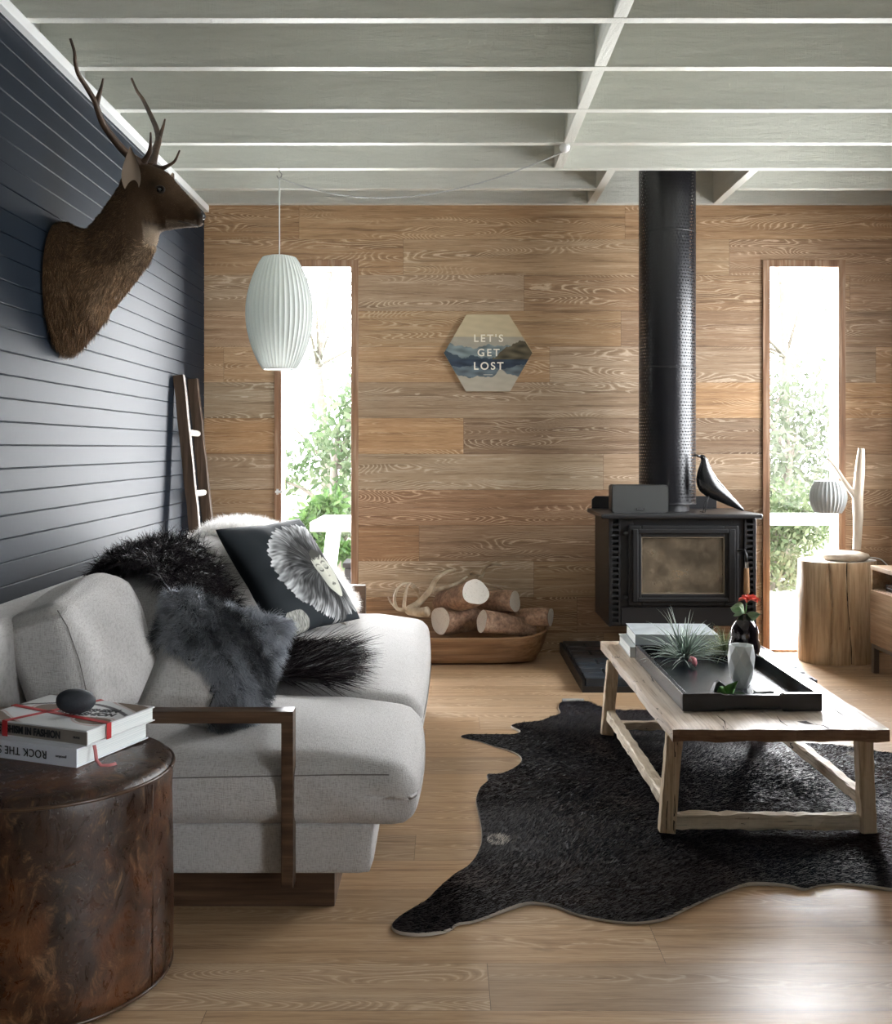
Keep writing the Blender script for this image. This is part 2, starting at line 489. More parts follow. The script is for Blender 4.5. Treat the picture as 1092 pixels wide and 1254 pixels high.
def window(name, x0, x1):
    # jamb liners and head, standing 12 mm proud of the boards, and a glass pane near the outer face
    fr = MB(); t = .042
    y0 = BY - .012; y1 = BY + .125
    fr.box(x0-t, x0, y0, y1, 0, WZ+t); fr.box(x1, x1+t, y0, y1, 0, WZ+t); fr.box(x0, x1, y0, y1, WZ, WZ+t)
    fr.box(x0, x1, y0+.03, y1, 0, .012)
    o = structure(name, fr, M['frame_oak'], bevel=.002)
    g = MB(); g.box(x0, x1, BY+.085, BY+.091, .012, WZ)
    make('pane', g, M['glass'], o)
    return o
def glass():
    m = bpy.data.materials.new('window_glass'); m.use_nodes = True; n = m.node_tree.nodes; l = m.node_tree.links
    n.remove(n['Principled BSDF']); out = n['Material Output']
    a = n.new('ShaderNodeBsdfTransparent'); g = n.new('ShaderNodeBsdfGlossy'); g.inputs['Roughness'].default_value = .01
    f = n.new('ShaderNodeFresnel'); f.inputs['IOR'].default_value = 1.35
    x = n.new('ShaderNodeMixShader'); l.new(f.outputs[0], x.inputs[0]); l.new(a.outputs[0], x.inputs[1]); l.new(g.outputs[0], x.inputs[2])
    l.new(x.outputs[0], out.inputs['Surface']); return m
M['glass'] = glass()
win1 = window('window_1', *W1); window('window_2', *W2)
b = MB(); b.box(W1[0]-.034, W1[0]+.010, BY-.030, BY-.013, .930, .944); b.box(W1[0]-.030, W1[0]-.016, BY-.014, BY-.011, .920, .954)
make('latch', b, M['white'], win1, bevel=.003)
# frames of the openings in the right wall
def side_frame(name, y0, y1, z0, z1, cuts):
    fr = MB(); t = .05
    fr.box(RX-.01, RX+.1, y0, y0+t, z0, z1); fr.box(RX-.01, RX+.1, y1-t, y1, z0, z1)
    fr.box(RX-.01, RX+.1, y0+t, y1-t, z1-t, z1); fr.box(RX-.01, RX+.1, y0+t, y1-t, z0, z0+t*.6)
    for c in cuts: fr.box(RX, RX+.08, c-t/2, c+t/2, z0+t*.6, z1-t)
    o = structure(name, fr, M['frame_oak'])
    g = MB(); g.box(RX+.04, RX+.046, y0+t, y1-t, z0+t*.6, z1-t); make('pane', g, M['glass'], o)
side_frame('door_1', -1.2, .4, 0, 2.35, [-.4])
side_frame('window_3', 3.95, 5.75, .95, 2.25, [4.85])

# ------------------------------------------------------------------ outside
b = MB(); b.box(-14, 16, BY+.12, 11.0, -.26, -.12)
for i in range(40): pass
structure('deck_floor', b, plain('pale_deck', (.62,.60,.56), .7))  # deck boards in one even pale colour
b = MB(); b.box(-30, 40, 11.0, 60, -.55, -.30); structure('lawn', b, plain('bright_lawn', (.14,.17,.08), .9, vary=.3, bump=.3))
b = MB(); b.box(RX+.1, 16, -6, BY+.12, -.26, -.12); structure('terrace_floor', b, plain('pale_terrace', (.5,.48,.45), .8))

def leafmat(name, c):
    t = NT(name); a = t.new('Attribute', attribute_name='Col')
    t.set(color=a.outputs['Color'], rough=.6, spec=.3)
    tr = t.new('BsdfTranslucent'); t.l.new(a.outputs['Color'], tr.inputs['Color'])
    mx = t.new('MixShader'); mx.inputs[0].default_value = .45
    t.l.new(t.b.outputs[0], mx.inputs[1]); t.l.new(tr.outputs[0], mx.inputs[2]); t.l.new(mx.outputs[0], t.n['Material Output'].inputs['Surface'])
    return t.m
M['leaf'] = leafmat('leaves', None)
M['bark'] = plain('tree_bark', (.14,.12,.10), .9, vary=.4, bump=.6, bscale=20)

def tree(label, x, y, z0, h, rad, nblob, nleaf, c0, c1, seed, leaf=.10, trunk=.08, open_=.0, name='tree', cat='tree', group=None, lean=0.0):
    rng = np.random.default_rng(seed)
    T = thing(name, label, cat, (x, y, z0), group)
    t = MB(); pts = [(x + lean*k*h/4 + rng.normal(0, .03)*k, y, z0 + h*.8*k/4) for k in range(5)]
    t.tube(pts, [trunk*(1-.17*k) for k in range(5)], 8)
    cen = []
    for i in range(nblob):
        f = .22 + .74*(i+.5)/nblob
        a = rng.random()*6.28; rr = rad*(1-.55*abs(f-.5))*math.sqrt(rng.random())
        c = np.array([x + lean*f*h + rr*math.cos(a), y + rr*math.sin(a)*.8, z0 + h*f]); cen.append(c)
        k = min(4, int(f*5)); t.tube([pts[k], tuple((np.array(pts[k])+c)/2 + np.array([0,0,.05])), tuple(c)], [trunk*.35, trunk*.22, trunk*.08], 5)
    make('trunk', t, M['bark'], T, smooth=True)
    cen = np.array(cen); n = nleaf
    ci = rng.integers(0, nblob, n); br = rad*(.42+.25*rng.random(nblob))
    d = rng.normal(0, 1, (n,3)); d /= np.linalg.norm(d, axis=1)[:,None]
    P = cen[ci] + d * (br[ci]*rng.random(n)**.45)[:,None] * np.array([1,1,.8])
    A = rng.normal(0, 1, (n,3)) + np.array([0,0,-.4]); A /= np.linalg.norm(A, axis=1)[:,None]
    S = np.cross(A, rng.normal(0,1,(n,3))); S /= np.linalg.norm(S, axis=1)[:,None]
    L = (leaf*(.6+.8*rng.random(n)))[:,None]
    V = np.stack([P, P+A*L*.5+S*L*.22, P+A*L, P+A*L*.5-S*L*.22], axis=1).reshape(-1,3)
    Q = np.arange(n*4).reshape(-1,4)
    u = rng.random((n,1)); C = np.array(c0)*(1-u)+np.array(c1)*u
    C = np.concatenate([C, np.ones((n,1))], axis=1).repeat(4, axis=0)
    fast_mesh('foliage', V, Q, M['leaf'], T, C)
    return T
g1, g2 = (.05,.085,.035), (.14,.17,.10)
tree('tall feathery green tree seen low in the left window', -1.0, 10.6, -.3, 2.15, .85, 14, 5200, g1, g2, 5, lean=-.10)
tree('grey-green shrubby tree rising behind the right window', 3.85, 11.5, -.3, 2.3, 1.2, 14, 5000, (.10,.12,.075), (.17,.18,.14), 8)
tree('pale thin tree high in the left window', -1.6, 14.0, -.3, 6.5, 1.6, 16, 1300, (.13,.15,.12), (.19,.20,.17), 9, leaf=.11)
tree('pale thin tree high in the right window', 4.9, 15.0, -.3, 7.0, 1.8, 16, 1300, (.13,.15,.12), (.19,.20,.17), 19, leaf=.11)
tree('low leafy bush below the white rail outside the right window', 3.0, 9.6, -.3, 1.05, .55, 10, 5000, (.05,.08,.03), (.14,.16,.09), 12, leaf=.07, trunk=.03, name='bush', cat='bush')
tree('bright green bushy plant outside the left window', -.98, 8.3, -.12, .95, .20, 9, 2600, (.022,.060,.010), (.09,.16,.045), 14, leaf=.075, trunk=.018, name='bush', cat='bush')
M['black_pot'] = plain('black_planter', (.004,.004,.005), .6, spec=.2)
# white rail on posts beyond the right window, white table beyond the left one
T = thing('deck_rail', 'white rail on posts outside the right window', 'railing', (3.0, 8.0, -.12))
b = MB(); b.box(1.9, 4.6, 7.96, 8.04, .60, .69); make('top_rail', b, M['white'], T, bevel=.004)
for x in (2.05, 2.98, 3.95):
    b = MB(); b.box(x, x+.08, 7.97, 8.03, -.12, .60); make('post', b, M['white'], T, bevel=.004)
T = thing('outdoor_table', 'white table standing on the deck outside the left window', 'table', (-.60, 7.45, -.12))
b = MB(); b.box(-.92, -.32, 7.1, 7.85, .62, .685); make('table_top', b, M['white'], T, bevel=.008)
for sx in (-1, 1):
    for sy in (-1, 1):
        b = MB(); b.tube([(-.62+sx*.17, 7.47+sy*.25, .62), (-.62+sx*.26, 7.47+sy*.32, -.12)], [.028, .020], 8); make('leg', b, M['white'], T, smooth=True)

T = thing('planter_box', 'black planter box low outside the left window', 'planter', (-.52, 6.99, -.12))
b = MB(); b.box(-.66, -.38, 6.86, 7.12, -.12, .40); make('box', b, M['black_pot'], T, bevel=.01)
b = MB(); b.box(-.672, -.368, 6.848, 7.132, .40, .435); make('rim', b, M['black_pot'], T, bevel=.006)

# ------------------------------------------------------------------ hearth, stove and flue
def hearth():
    T = thing('hearth', 'low dark bluestone block hearth under the black stove', 'hearth', (1.24, 5.55, 0))
    m = NT('charcoal_glazed_brick'); nz = m.noise(m.coord(), 14, 4)
    m.set(color=m.mix(nz, (.012,.016,.022), (.05,.062,.075)), rough=.32, spec=.5); m.bump(nz, .4, .006)
    b = MB(); rng = random.Random(4)
    y = 5.075; k = 0
    while y < 6.04:
        x = .685 - (.11 if k % 2 else 0)
        while x < 1.80:
            xa = max(x, .685); xb = min(x+.222, 1.805)
            if xb - xa > .03:
                dz = rng.uniform(-.004, .004)
                b.box(xa+.003, xb-.003, y+.003, min(y+.107, BY-.01), .002, .072+dz)
            x += .225
        y += .11; k += 1
    make('brick_bed', b, m.m, T, bevel=.006)
    b = MB(); b.box(.672, .684, 5.068, BY-.005, 0, .06); b.box(1.806, 1.818, 5.068, BY-.005, 0, .06); b.box(.672, 1.818, 5.062, 5.072, 0, .03)
    make('edging', b, M['black_metal'], T)
hearth()

def stove():
    T = thing('wood_stove', 'black cast-iron wood-burning stove with glass door on the hearth', 'stove', (1.24, 5.66, .072))
    x0, x1, y0, y1, z0, z1 = .855, 1.622, 5.405, 5.90, .262, .825
    # body shell: sides, back, bottom; the firebox is hollow behind the door glass
    b = MB()
    b.box(x0, x0+.012, y0, y1, z0, z1); b.box(x1-.012, x1, y0, y1, z0, z1); b.box(x0+.012, x1-.012, y1-.012, y1, z0, z1)
    b.box(x0+.012, x1-.012, y0+.02, y1-.012, z0, z0+.012)
    # front surround with its opening
    ox0, ox1, oz0, oz1 = .985, 1.50, .40, .775
    yy = y0+.012
    b.box(x0+.062, ox0, yy, yy+.02, z0+.02, z1); b.box(ox1, x1-.062, yy, yy+.02, z0+.02, z1)
    b.box(ox0, ox1, yy, yy+.02, oz1, z1); b.box(ox0, ox1, yy, yy+.02, z0+.02, oz0)
    make('body', b, M['black_metal'], T, bevel=.003)
    brick = plain('soot_covered_firebrick', (.075,.066,.055), .9, vary=.5, bump=.4, bscale=20)
    b = MB(); b.box(ox0-.02, ox1+.02, y0+.36, y0+.38, .36, .79); b.box(ox0-.03, ox0-.02, y0+.035, y0+.38, .36, .79); b.box(ox1+.02, ox1+.03, y0+.035, y0+.38, .36, .79); b.box(ox0-.03, ox1+.03, y0+.035, y0+.38, .35, .36)
    b.box(ox0-.03, ox1+.03, y0+.035, y0+.38, .79, .80)
    make('firebox', b, brick, T)
    b = MB(); b.sheet(lambda u, v: (ox0+.01+(ox1-ox0-.02)*u, y0+.07+.26*v, .362+.05*math.sin(u*3.14)*math.sin(v*3.14)+.008*math.sin(u*31)*math.sin(v*23)), 24, 14)
    make('ash_bed', b, plain('grey_ash', (.22,.20,.18), .95, bump=.5, bscale=50), T, smooth=True)
    # top plate and the low upstand at the back
    b = MB(); b.box(x0-.045, x1+.025, y0-.035, y1+.01, z1, z1+.025); make('top_plate', b, M['black_metal'], T, bevel=.008)
    b = MB(); b.prism([(x0-.02, z1+.02), (x0-.02, z1+.075), (x0, z1+.095), (x1-.10, z1+.095), (x1-.08, z1+.075), (x1-.08, z1+.02)], y1-.012, y1, axis='y')
    make('rear_upstand', b, M['black_metal'], T, bevel=.002)
    # slotted vent strips either side
    for xa, xb in ((x0+.006, x0+.062), (x1-.062, x1-.006)):
        b = MB(); b.box(xa, xa+.012, y0, y0+.018, z0+.01, z1); b.box(xb-.012, xb, y0, y0+.018, z0+.01, z1)
        n = 19; h = (z1-z0-.02)/n
        for k in range(n): b.box(xa+.012, xb-.012, y0, y0+.014, z0+.012+k*h, z0+.012+k*h+h*.42)
        b.box(xa+.012, xb-.012, y0+.03, y0+.034, z0+.01, z1)
        make('vent_strip', b, M['black_metal'], T, bevel=.001)
    # door
    D = MB(); dx0, dx1, dz0, dz1 = .955, 1.525, .375, .79; gx0, gx1, gz0, gz1 = 1.022, 1.452, .435, .730; yf = y0-.018
    D.box(dx0, gx0, yf, yf+.028, dz0, dz1); D.box(gx1, dx1, yf, yf+.028, dz0, dz1); D.box(gx0, gx1, yf, yf+.028, gz1, dz1); D.box(gx0, gx1, yf, yf+.028, dz0, gz0)
    r = .018
    D.box(dx0+r, gx0-r, yf-.010, yf, dz0+r, dz1-r); D.box(gx1+r, dx1-r, yf-.010, yf, dz0+r, dz1-r); D.box(gx0-r, gx1+r, yf-.010, yf, gz1+r, dz1-r); D.box(gx0-r, gx1+r, yf-.010, yf, dz0+r, gz0-r)
    D.box(dx0-.025, dx0, yf+.004, yf+.024, dz1-.05, dz1-.03); D.box(dx0-.025, dx0, yf+.004, yf+.024, dz0+.03, dz0+.05)
    door = make('door', D, M['cast'], T, bevel=.006)
    t = NT('smoke_stained_glass'); c = t.sep(t.coord())
    nz = t.noise(t.coord(), 9, 4, .6)
    t.set(color=t.mix(nz, (.06,.05,.04), (.32,.25,.17)), rough=.14, spec=.6)
    t.put(t.b.inputs['Alpha'], t.ramp(nz, [(.35, (.30,)*3), (.7, (.75,)*3)]))
    b = MB(); b.box(gx0, gx1, yf+.012, yf+.017, gz0, gz1); make('glass', b, t.m, door)
    b = MB()
    for a in ((gx0, gx0+.004, gz0, gz1), (gx1-.004, gx1, gz0, gz1), (gx0+.004, gx1-.004, gz0, gz0+.004), (gx0+.004, gx1-.004, gz1-.004, gz1)):
        b.box(a[0], a[1], yf+.004, yf+.011, a[2], a[3])
    make('glass_retainer', b, plain('worn_brass_edge', (.30,.25,.19), .45, .5), door)
    hx = 1.552
    b = MB(); b.tube([(hx-.03, yf, .66), (hx-.005, yf-.03, .665), (hx, yf-.045, .64), (hx, yf-.045, .60)], .006, 8); make('handle_hook', b, M['black_metal'], door, smooth=True)
    b = MB(); b.tube([(hx, yf-.045, .605), (hx, yf-.045, .575)], .011, 12); make('handle_ferrule', b, plain('bright_nickel', (.6,.6,.6), .25, 1), door, smooth='auto')
    b = MB(); b.tube([(hx, yf-.045, .575), (hx, yf-.045, .53), (hx, yf-.045, .455), (hx, yf-.045, .44)], [.012, .014, .017, .012], 12); make('handle', b, timber('handle_beech', (.20,.10,.05), (.33,.18,.09), (.42,.26,.14), axis=2), door, smooth='auto')
    b = MB(); b.box(x0+.064, x1-.064, y0-.004, y0+.012, z0+.012, .362); make('lower_panel', b, M['black_metal'], T, bevel=.002)
    b = MB(); b.box(1.03, 1.45, 5.60, 5.88, .0745, z0); make('pedestal', b, M['black_metal'], T, bevel=.004)
stove()

def flue():
    cx, cy = 1.213, 5.66
    T = thing('chimney_flue', 'tall black perforated flue rising from the stove', 'flue', (cx, cy, .85))
    b = MB(); b.lathe([(.118, .8515), (.118, .93), (.118, TOPZ)], (cx, cy, 0), 40); make('inner_pipe', b, M['black_metal'], T, smooth='auto')
    t = NT('perforated_black_steel'); s = t.sep(t.coord())
    ang = t.math('ARCTAN2', s[1], s[0])
    u = t.math('MULTIPLY', ang, 54/6.28318); v = t.math('DIVIDE', s[2], .0175)
    row = t.math('FLOOR', v); off = t.math('MULTIPLY', t.math('MODULO', row, 2.0), .5)
    fu = t.math('SUBTRACT', t.math('FRACT', t.math('ADD', t.math('ADD', u, 200.0), off)), .5); fv = t.math('SUBTRACT', t.math('FRACT', v), .5)
    rr = t.math('SQRT', t.math('ADD', t.math('MULTIPLY', fu, fu), t.math('MULTIPLY', fv, fv)))
    hole = t.math('LESS_THAN', rr, .25)
    t.set(color=(.010,.010,.013), rough=.30, spec=.5)
    tr = t.new('BsdfTransparent'); mx = t.new('MixShader'); t.l.new(hole, mx.inputs[0]); t.l.new(t.b.outputs[0], mx.inputs[1]); t.l.new(tr.outputs[0], mx.inputs[2])
    t.l.new(mx.outputs[0], t.n['Material Output'].inputs['Surface'])
    b = MB(); b.lathe([(.1525, .888), (.1525, 1.9), (.1525, TOPZ)], (cx, cy, 0), 64)
    make('perforated_guard', b, t.m, T, smooth='auto')
    for z in (.888, 1.62, 2.35):
        b = MB(); b.lathe([(.1528, z), (.1538, z+.003), (.1538, z+.006), (.1528, z+.009)], (cx, cy, 0), 64); make('guard_band', b, M['black_metal'], T, smooth='auto')
flue()

# speaker and bird on the stove
ZS = .8505
def speaker():
    T = thing('speaker', 'flat black box speaker with fabric front on the stove top', 'speaker', (.0, 0, 0), rot=(0, 0, R(-3)))
    T.location = (1.035, 5.55, ZS)
    def rr(w, h, r, n=6):
        pts = []
        for cx, cz, a0 in ((w-r, r, -90), (w-r, h-r, 0), (-w+r, h-r, 90), (-w+r, r, 180)):
            for k in range(n+1):
                a = R(a0 + 90*k/n); pts.append((cx + r*math.cos(a), cz + r*math.sin(a)))
        return pts
    b = MB(); b.prism(rr(.149, .146, .016), -.068, .07, axis='y'); make('body', b, plain('black_speaker_plastic', (.035,.036,.036), .5), T, smooth='auto')
    g = NT('charcoal_speaker_cloth'); g.set(color=(.060,.062,.060), rough=.8); g.bump(g.noise(g.coord(), 900, 1), .4, .001)
    b = MB(); b.prism(rr(.143, .140, .013), -.074, -.068, axis='y'); make('grille', b, g.m, T, smooth='auto')
    b = MB(); b.box(-.022, .022, -.0765, -.0735, .012, .026); make('badge', b, plain('badge_black', (.015,.015,.015), .4), T)
    return T
SPK = speaker()

def text(name, body, size, mat, parent, M4, align='CENTER', extrude=.0004, bold=0.0, xs=1.0, spacing=1.0):
    c = bpy.data.curves.new(name, 'FONT'); c.body = body; c.size = size; c.align_x = align; c.align_y = 'CENTER'; c.extrude = extrude; c.offset = bold; c.space_character = spacing
    tmp = bpy.data.objects.new(name+'_tmp', c); COL.objects.link(tmp)
    bpy.context.view_layer.update()
    me = bpy.data.meshes.new_from_object(tmp.evaluated_get(bpy.context.evaluated_depsgraph_get()))
    bpy.data.objects.remove(tmp)
    me.transform(Matrix.Diagonal((xs, 1, 1, 1))); me.transform(M4)
    me.materials.clear(); me.materials.append(mat)
    o = bpy.data.objects.new(name, me); COL.objects.link(o); o.parent = parent; o['_loc'] = (0.0, 0.0, 0.0)
    return o
text('lettering', 'SONOS', .010, plain('badge_grey', (.30,.30,.30), .5), SPK, Matrix.Translation((0, -.0768, .019)) @ Matrix.Rotation(R(90), 4, 'X'))

def bird():
    # silhouette faces left: beak, round head, full breast, long tail down to the right
    T = thing('bird_figurine', 'glossy black wooden bird figurine on the right of the stove top', 'figurine', (1.375, 5.50, ZS))
    m = plain('satin_black_lacquer', (.010,.010,.011), .25, spec=.6)
    d = 5.50
    # stations along the body: top outline and bottom outline in the frame, half width in metres
    st = [((857,556.5),(857,561),.008), ((861,556),(859.5,564.5),.017), ((865,559),(856,571),.023), ((868.5,568),(852.5,581),.030), ((873,578),(852,591),.038),
          ((879,587),(855,601),.043), ((885,594),(862,607),.040), ((892,602),(871,611),.031), ((900,611),(884,616),.019), ((907,619),(898,622),.010), ((912,625.5),(910,626.5),.004)]
    b = MB(); n = 20; rings = []
    for tp, bt, w_ in st:
        a = Vector(at(tp[0], tp[1], d)); c = Vector(at(bt[0], bt[1], d)); mid = (a+c)/2; hv = (a-c)/2
        rings.append([mid + hv*math.cos(2*math.pi*k/n) + Vector((0, 1, 0))*w_*math.sin(2*math.pi*k/n) for k in range(n)])
    vs = [q for r in rings for q in r]; fs = [(i*n+k, i*n+(k+1) % n, (i+1)*n+(k+1) % n, (i+1)*n+k) for i in range(len(st)-1) for k in range(n)]
    fs += [tuple(range(n))[::-1], tuple((len(st)-1)*n+k for k in range(n))]
    b.add(vs, fs); make('body', b, m, T, smooth=True, subsurf=1)
    b = MB(); b.tube([at(858, 559, d), at(851.5, 557.5, d), at(847, 557.5, d)], [.009, .006, .001], 10); make('beak', b, m, T, smooth=True)
    for s in (-1, 1):
        b = MB(); b.tube([(at(868,604,d)[0], d+s*.016, at(868,604,d)[2]), (at(864,616,d)[0], d+s*.02, at(864,616,d)[2]), (at(862,625,d)[0], d+s*.022, ZS+.003), (at(858,627,d)[0], d+s*.022, ZS+.0025)], .0022, 6)
        make('leg', b, M['black_metal'], T, smooth=True)
    b = MB(); p = at(860.5, 560, d); b.ball((p[0], d-.0165, p[2]), .0022, 8, 6); make('eye', b, plain('eye_pin', (.3,.3,.3), .2), T, smooth=True)
bird()

# ------------------------------------------------------------------ hexagonal plaque
def plaque():
    cx, cz = (597.3-544)/210.0, CAM_Z + (549-432.7)/210.0
    T = thing('hexagonal_plaque', 'hexagonal wooden plaque with a mountain lake print hung on the oak wall', 'plaque', (cx, BY-.001, cz))
    a = .257; hh = .2235
    hexp = [(-a, 0), (-a*.49, hh), (a*.47, hh), (a, .01), (a*.50, -hh), (-a*.50, -hh)]
    b = MB(); b.prism([(cx+p[0], cz+p[1]) for p in hexp], BY-.022, BY-.001, axis='y')
    make('board', b, timber('plaque_birch', (.25,.17,.09), (.45,.34,.2), (.55,.43,.28), axis=0), T, bevel=.001)
    nx, nz = 170, 150; vs = []; cs = []
    def edge(z):
        t = abs(z)/hh
        if z >= 0: return (-a + (a*.51)*t, a - (a*.53)*t)
        return (-a + a*.5*t, a - a*.5*t)
    rng = np.random.default_rng(2)
    def ridge(x, s, amp, f): return amp*(math.sin(x*f+s)+.5*math.sin(x*f*2.3+s*2)+.3*math.sin(x*f*5.1+s)+.15*math.sin(x*f*11+s))
    for j in range(nz+1):
        z = -hh + 2*hh*j/nz; e0, e1 = edge(max(-hh*.999, min(hh*.999, z)))
        for i in range(nx+1):
            x = e0 + (e1-e0)*i/nx
            vs.append((cx+x*.997, BY-.0226, cz+z*.997))
            u = x/a; v = z/hh
            n = math.sin(x*60+math.sin(z*90)*1.5)*.5 + math.sin(z*160+x*23)*.5
            sky = np.array([.50,.42,.28])*(1+.05*n) if v > .42 else np.array([.36,.33,.27])*(1+.05*n)
            far = .15 + .10*abs(u)**1.2 + ridge(x, 1.0, .05, 22)
            near = -.12 + max(0, u-.05)*.62 + ridge(x, 4.0, .04, 30) + (max(0, -u-.55))*.5
            c = sky
            wl = -.16
            if v < far and v > wl: c = np.array([.17,.21,.22])*(1+.35*n)
            if v < near and v > wl-.02: c = np.array([.10,.085,.055])*(1+.5*n) if u > .1 else np.array([.05,.07,.09])
            if v <= wl:
                r = wl-.32 - (-.16+abs(u)*.25) + ridge(x, 2.2, .06, 24)
                if v > -.42+.12*abs(u-.0)+ridge(x, 3.0, .03, 20): c = np.array([.035,.05,.075])*(1+.3*n)
                elif v > -.70 + .25*abs(u+.02) + .18*math.exp(-((u-.28)/.13)**2) + ridge(x, 1.5, .05, 18): c = np.array([.12,.15,.17])*(1+.3*n)
                else: c = np.array([.42,.38,.31])*(1+.05*n)
            cs.append((*np.clip(c, 0, 1), 1))
    fs = [(j*(nx+1)+i, j*(nx+1)+i+1, (j+1)*(nx+1)+i+1, (j+1)*(nx+1)+i) for j in range(nz) for i in range(nx)]
    V = np.array(vs); Q = np.array(fs)
    fast_mesh('print', V, Q, M['paint_col'], T, np.array(cs))
    lm = plain('plaque_lettering_white', (.80,.76,.66), .7)
    for wd, z, sz, sp in (("LET'S", .083, .060, 1.32), ('GET', .0, .060, 1.32), ('LOST', -.078, .062, 1.30)):
        o = text('lettering', wd, sz, lm, T, Matrix.Translation((0.002, -.0228, z)) @ Matrix.Rotation(R(90), 4, 'X'), bold=.0010, spacing=sp)
    b = MB(); b.box(cx-.027, cx+.027, BY-.0236, BY-.0228, cz-.1275, cz-.1255); make('rule', b, lm, T)
plaque()

# ------------------------------------------------------------------ pendant lamp and its swagged cord
M['shade'] = None
def shade_mat(name):
    t = NT(name); t.set(color=(.74,.77,.75), rough=.55, spec=.3)
    tr = t.new('BsdfTranslucent'); tr.inputs['Color'].default_value = (.80,.83,.80,1)
    mx = t.new('MixShader'); mx.inputs[0].default_value = .22
    t.l.new(t.b.outputs[0], mx.inputs[1]); t.l.new(tr.outputs[0], mx.inputs[2]); t.l.new(mx.outputs[0], t.n['Material Output'].inputs['Surface'])
    return t.m
M['shade'] = shade_mat('translucent_ribbed_plastic')
M['wire'] = plain('white_ribs', (.62,.66,.66), .5)
def ribbed(name_, prof, c, nr, parent, depth=.03, rib=.0011):
    """skin scalloped between vertical wire ribs"""
    n = nr*8
    b = MB(); b.lathe(prof, c, n, fn=lambda a, z: 1 - depth*(abs(math.sin(a*nr/2))**.7))
    make(name_, b, M['shade'], parent, smooth=True)
    b = MB()
    for k in range(nr):
        a = 2*math.pi*k/nr
        b.tube([(c[0]+(r+.0005)*math.cos(a), c[1]+(r+.0005)*math.sin(a), c[2]+z) for r, z in prof], rib, 4, cap=False)
    make('rib_cage', b, M['wire'], parent, smooth=True)
PX, PY = -.835, 5.262
def pendant():
    T = thing('pendant_lamp', 'white ribbed elongated bubble pendant lamp hanging before the left window', 'pendant lamp', (PX, PY, JZ))
    hook = MB(); hook.tube([(PX+.0, PY, JZ-.001), (PX, PY, JZ-.012), (PX+.012, PY, JZ-.026), (PX+.008, PY, JZ-.042), (PX-.006, PY, JZ-.046), (PX-.013, PY, JZ-.034)], .0028, 7)
    make('ceiling_hook', hook, plain('grey_steel_hook', (.25,.25,.25), .4, .8), T, smooth=True)
    zt = CAM_Z + (549-315.5)/242.0; zb = CAM_Z + (549-452)/242.0; H = zt-zb
    k = MB(); k.tube([(PX, PY, JZ-.046), (PX, PY, zt-.03)], .0034, 8); make('flex', k, M['wire'], T, smooth=True)
    prof = []
    for i in range(25):
        t = i/24
        r = .083 + (.1685-.083)*math.sin(math.pi*min(1, max(0, t)))**.80
        prof.append((r, -H*t))
    ribbed('shade', prof, (PX, PY, zt), 40, T)
    b = MB(); b.lathe([(.083, 0), (.060, .006), (.012, .007), (.012, -.02)], (PX, PY, zt), 40); make('top_cap', b, M['shade'], T, smooth='auto')
    b = MB(); b.lathe([(.083, -H), (.078, -H-.003), (.074, -H), (.078, -H+.004)], (PX, PY, zt), 40)
    make('bottom_collar', b, M['shade'], T, smooth='auto')
    b = MB(); b.lathe([(.018, -.02), (.018, -.09), (.0, -.09)], (PX, PY, zt), 16); make('lampholder', b, M['white'], T, smooth='auto')
    b = MB(); b.ball((PX, PY, zt-.135), .03, 16, 10, s=(1,1,1.25)); make('bulb', b, plain('unlit_opal_bulb', (.85,.85,.82), .3), T, smooth=True)
pendant()
def swag():
    A = Vector((PX-.004, PY, JZ-.044)); B = Vector(at(690, 187, 4.84)); B.z = JZ - .032
    pts = []
    for i in range(61):
        t = i/60
        p = A.lerp(B, t); p.z -= .150*4*t*(1-t)*(1-.25*(t-.5)); pts.append(p)
    T = thing('lamp_cord', 'twisted white cord looped from the pendant hook to the ceiling rose', 'cord', tuple(B))
    b = MB()
    for s in (0, math.pi):
        q = []
        for i in range(601):
            t = i/600; j = min(59, int(t*60)); p = pts[j].lerp(pts[j+1], t*60-j)
            q.append(p + Vector((0, math.cos(t*260+s)*.0022, math.sin(t*260+s)*.0022)))
        b.tube(q, .0021, 5)
    make('flex', b, plain('grey_white_flex', (.50,.51,.51), .6), T, smooth=True)
    b = MB(); b.lathe([(0, .0), (.020, .0), (.026, -.012), (.022, -.026), (.010, -.036), (0, -.037)], (B.x+.005, B.y, JZ-.0005), 20)
    make('ceiling_rose', b, M['white'], T, smooth='auto')
swag()

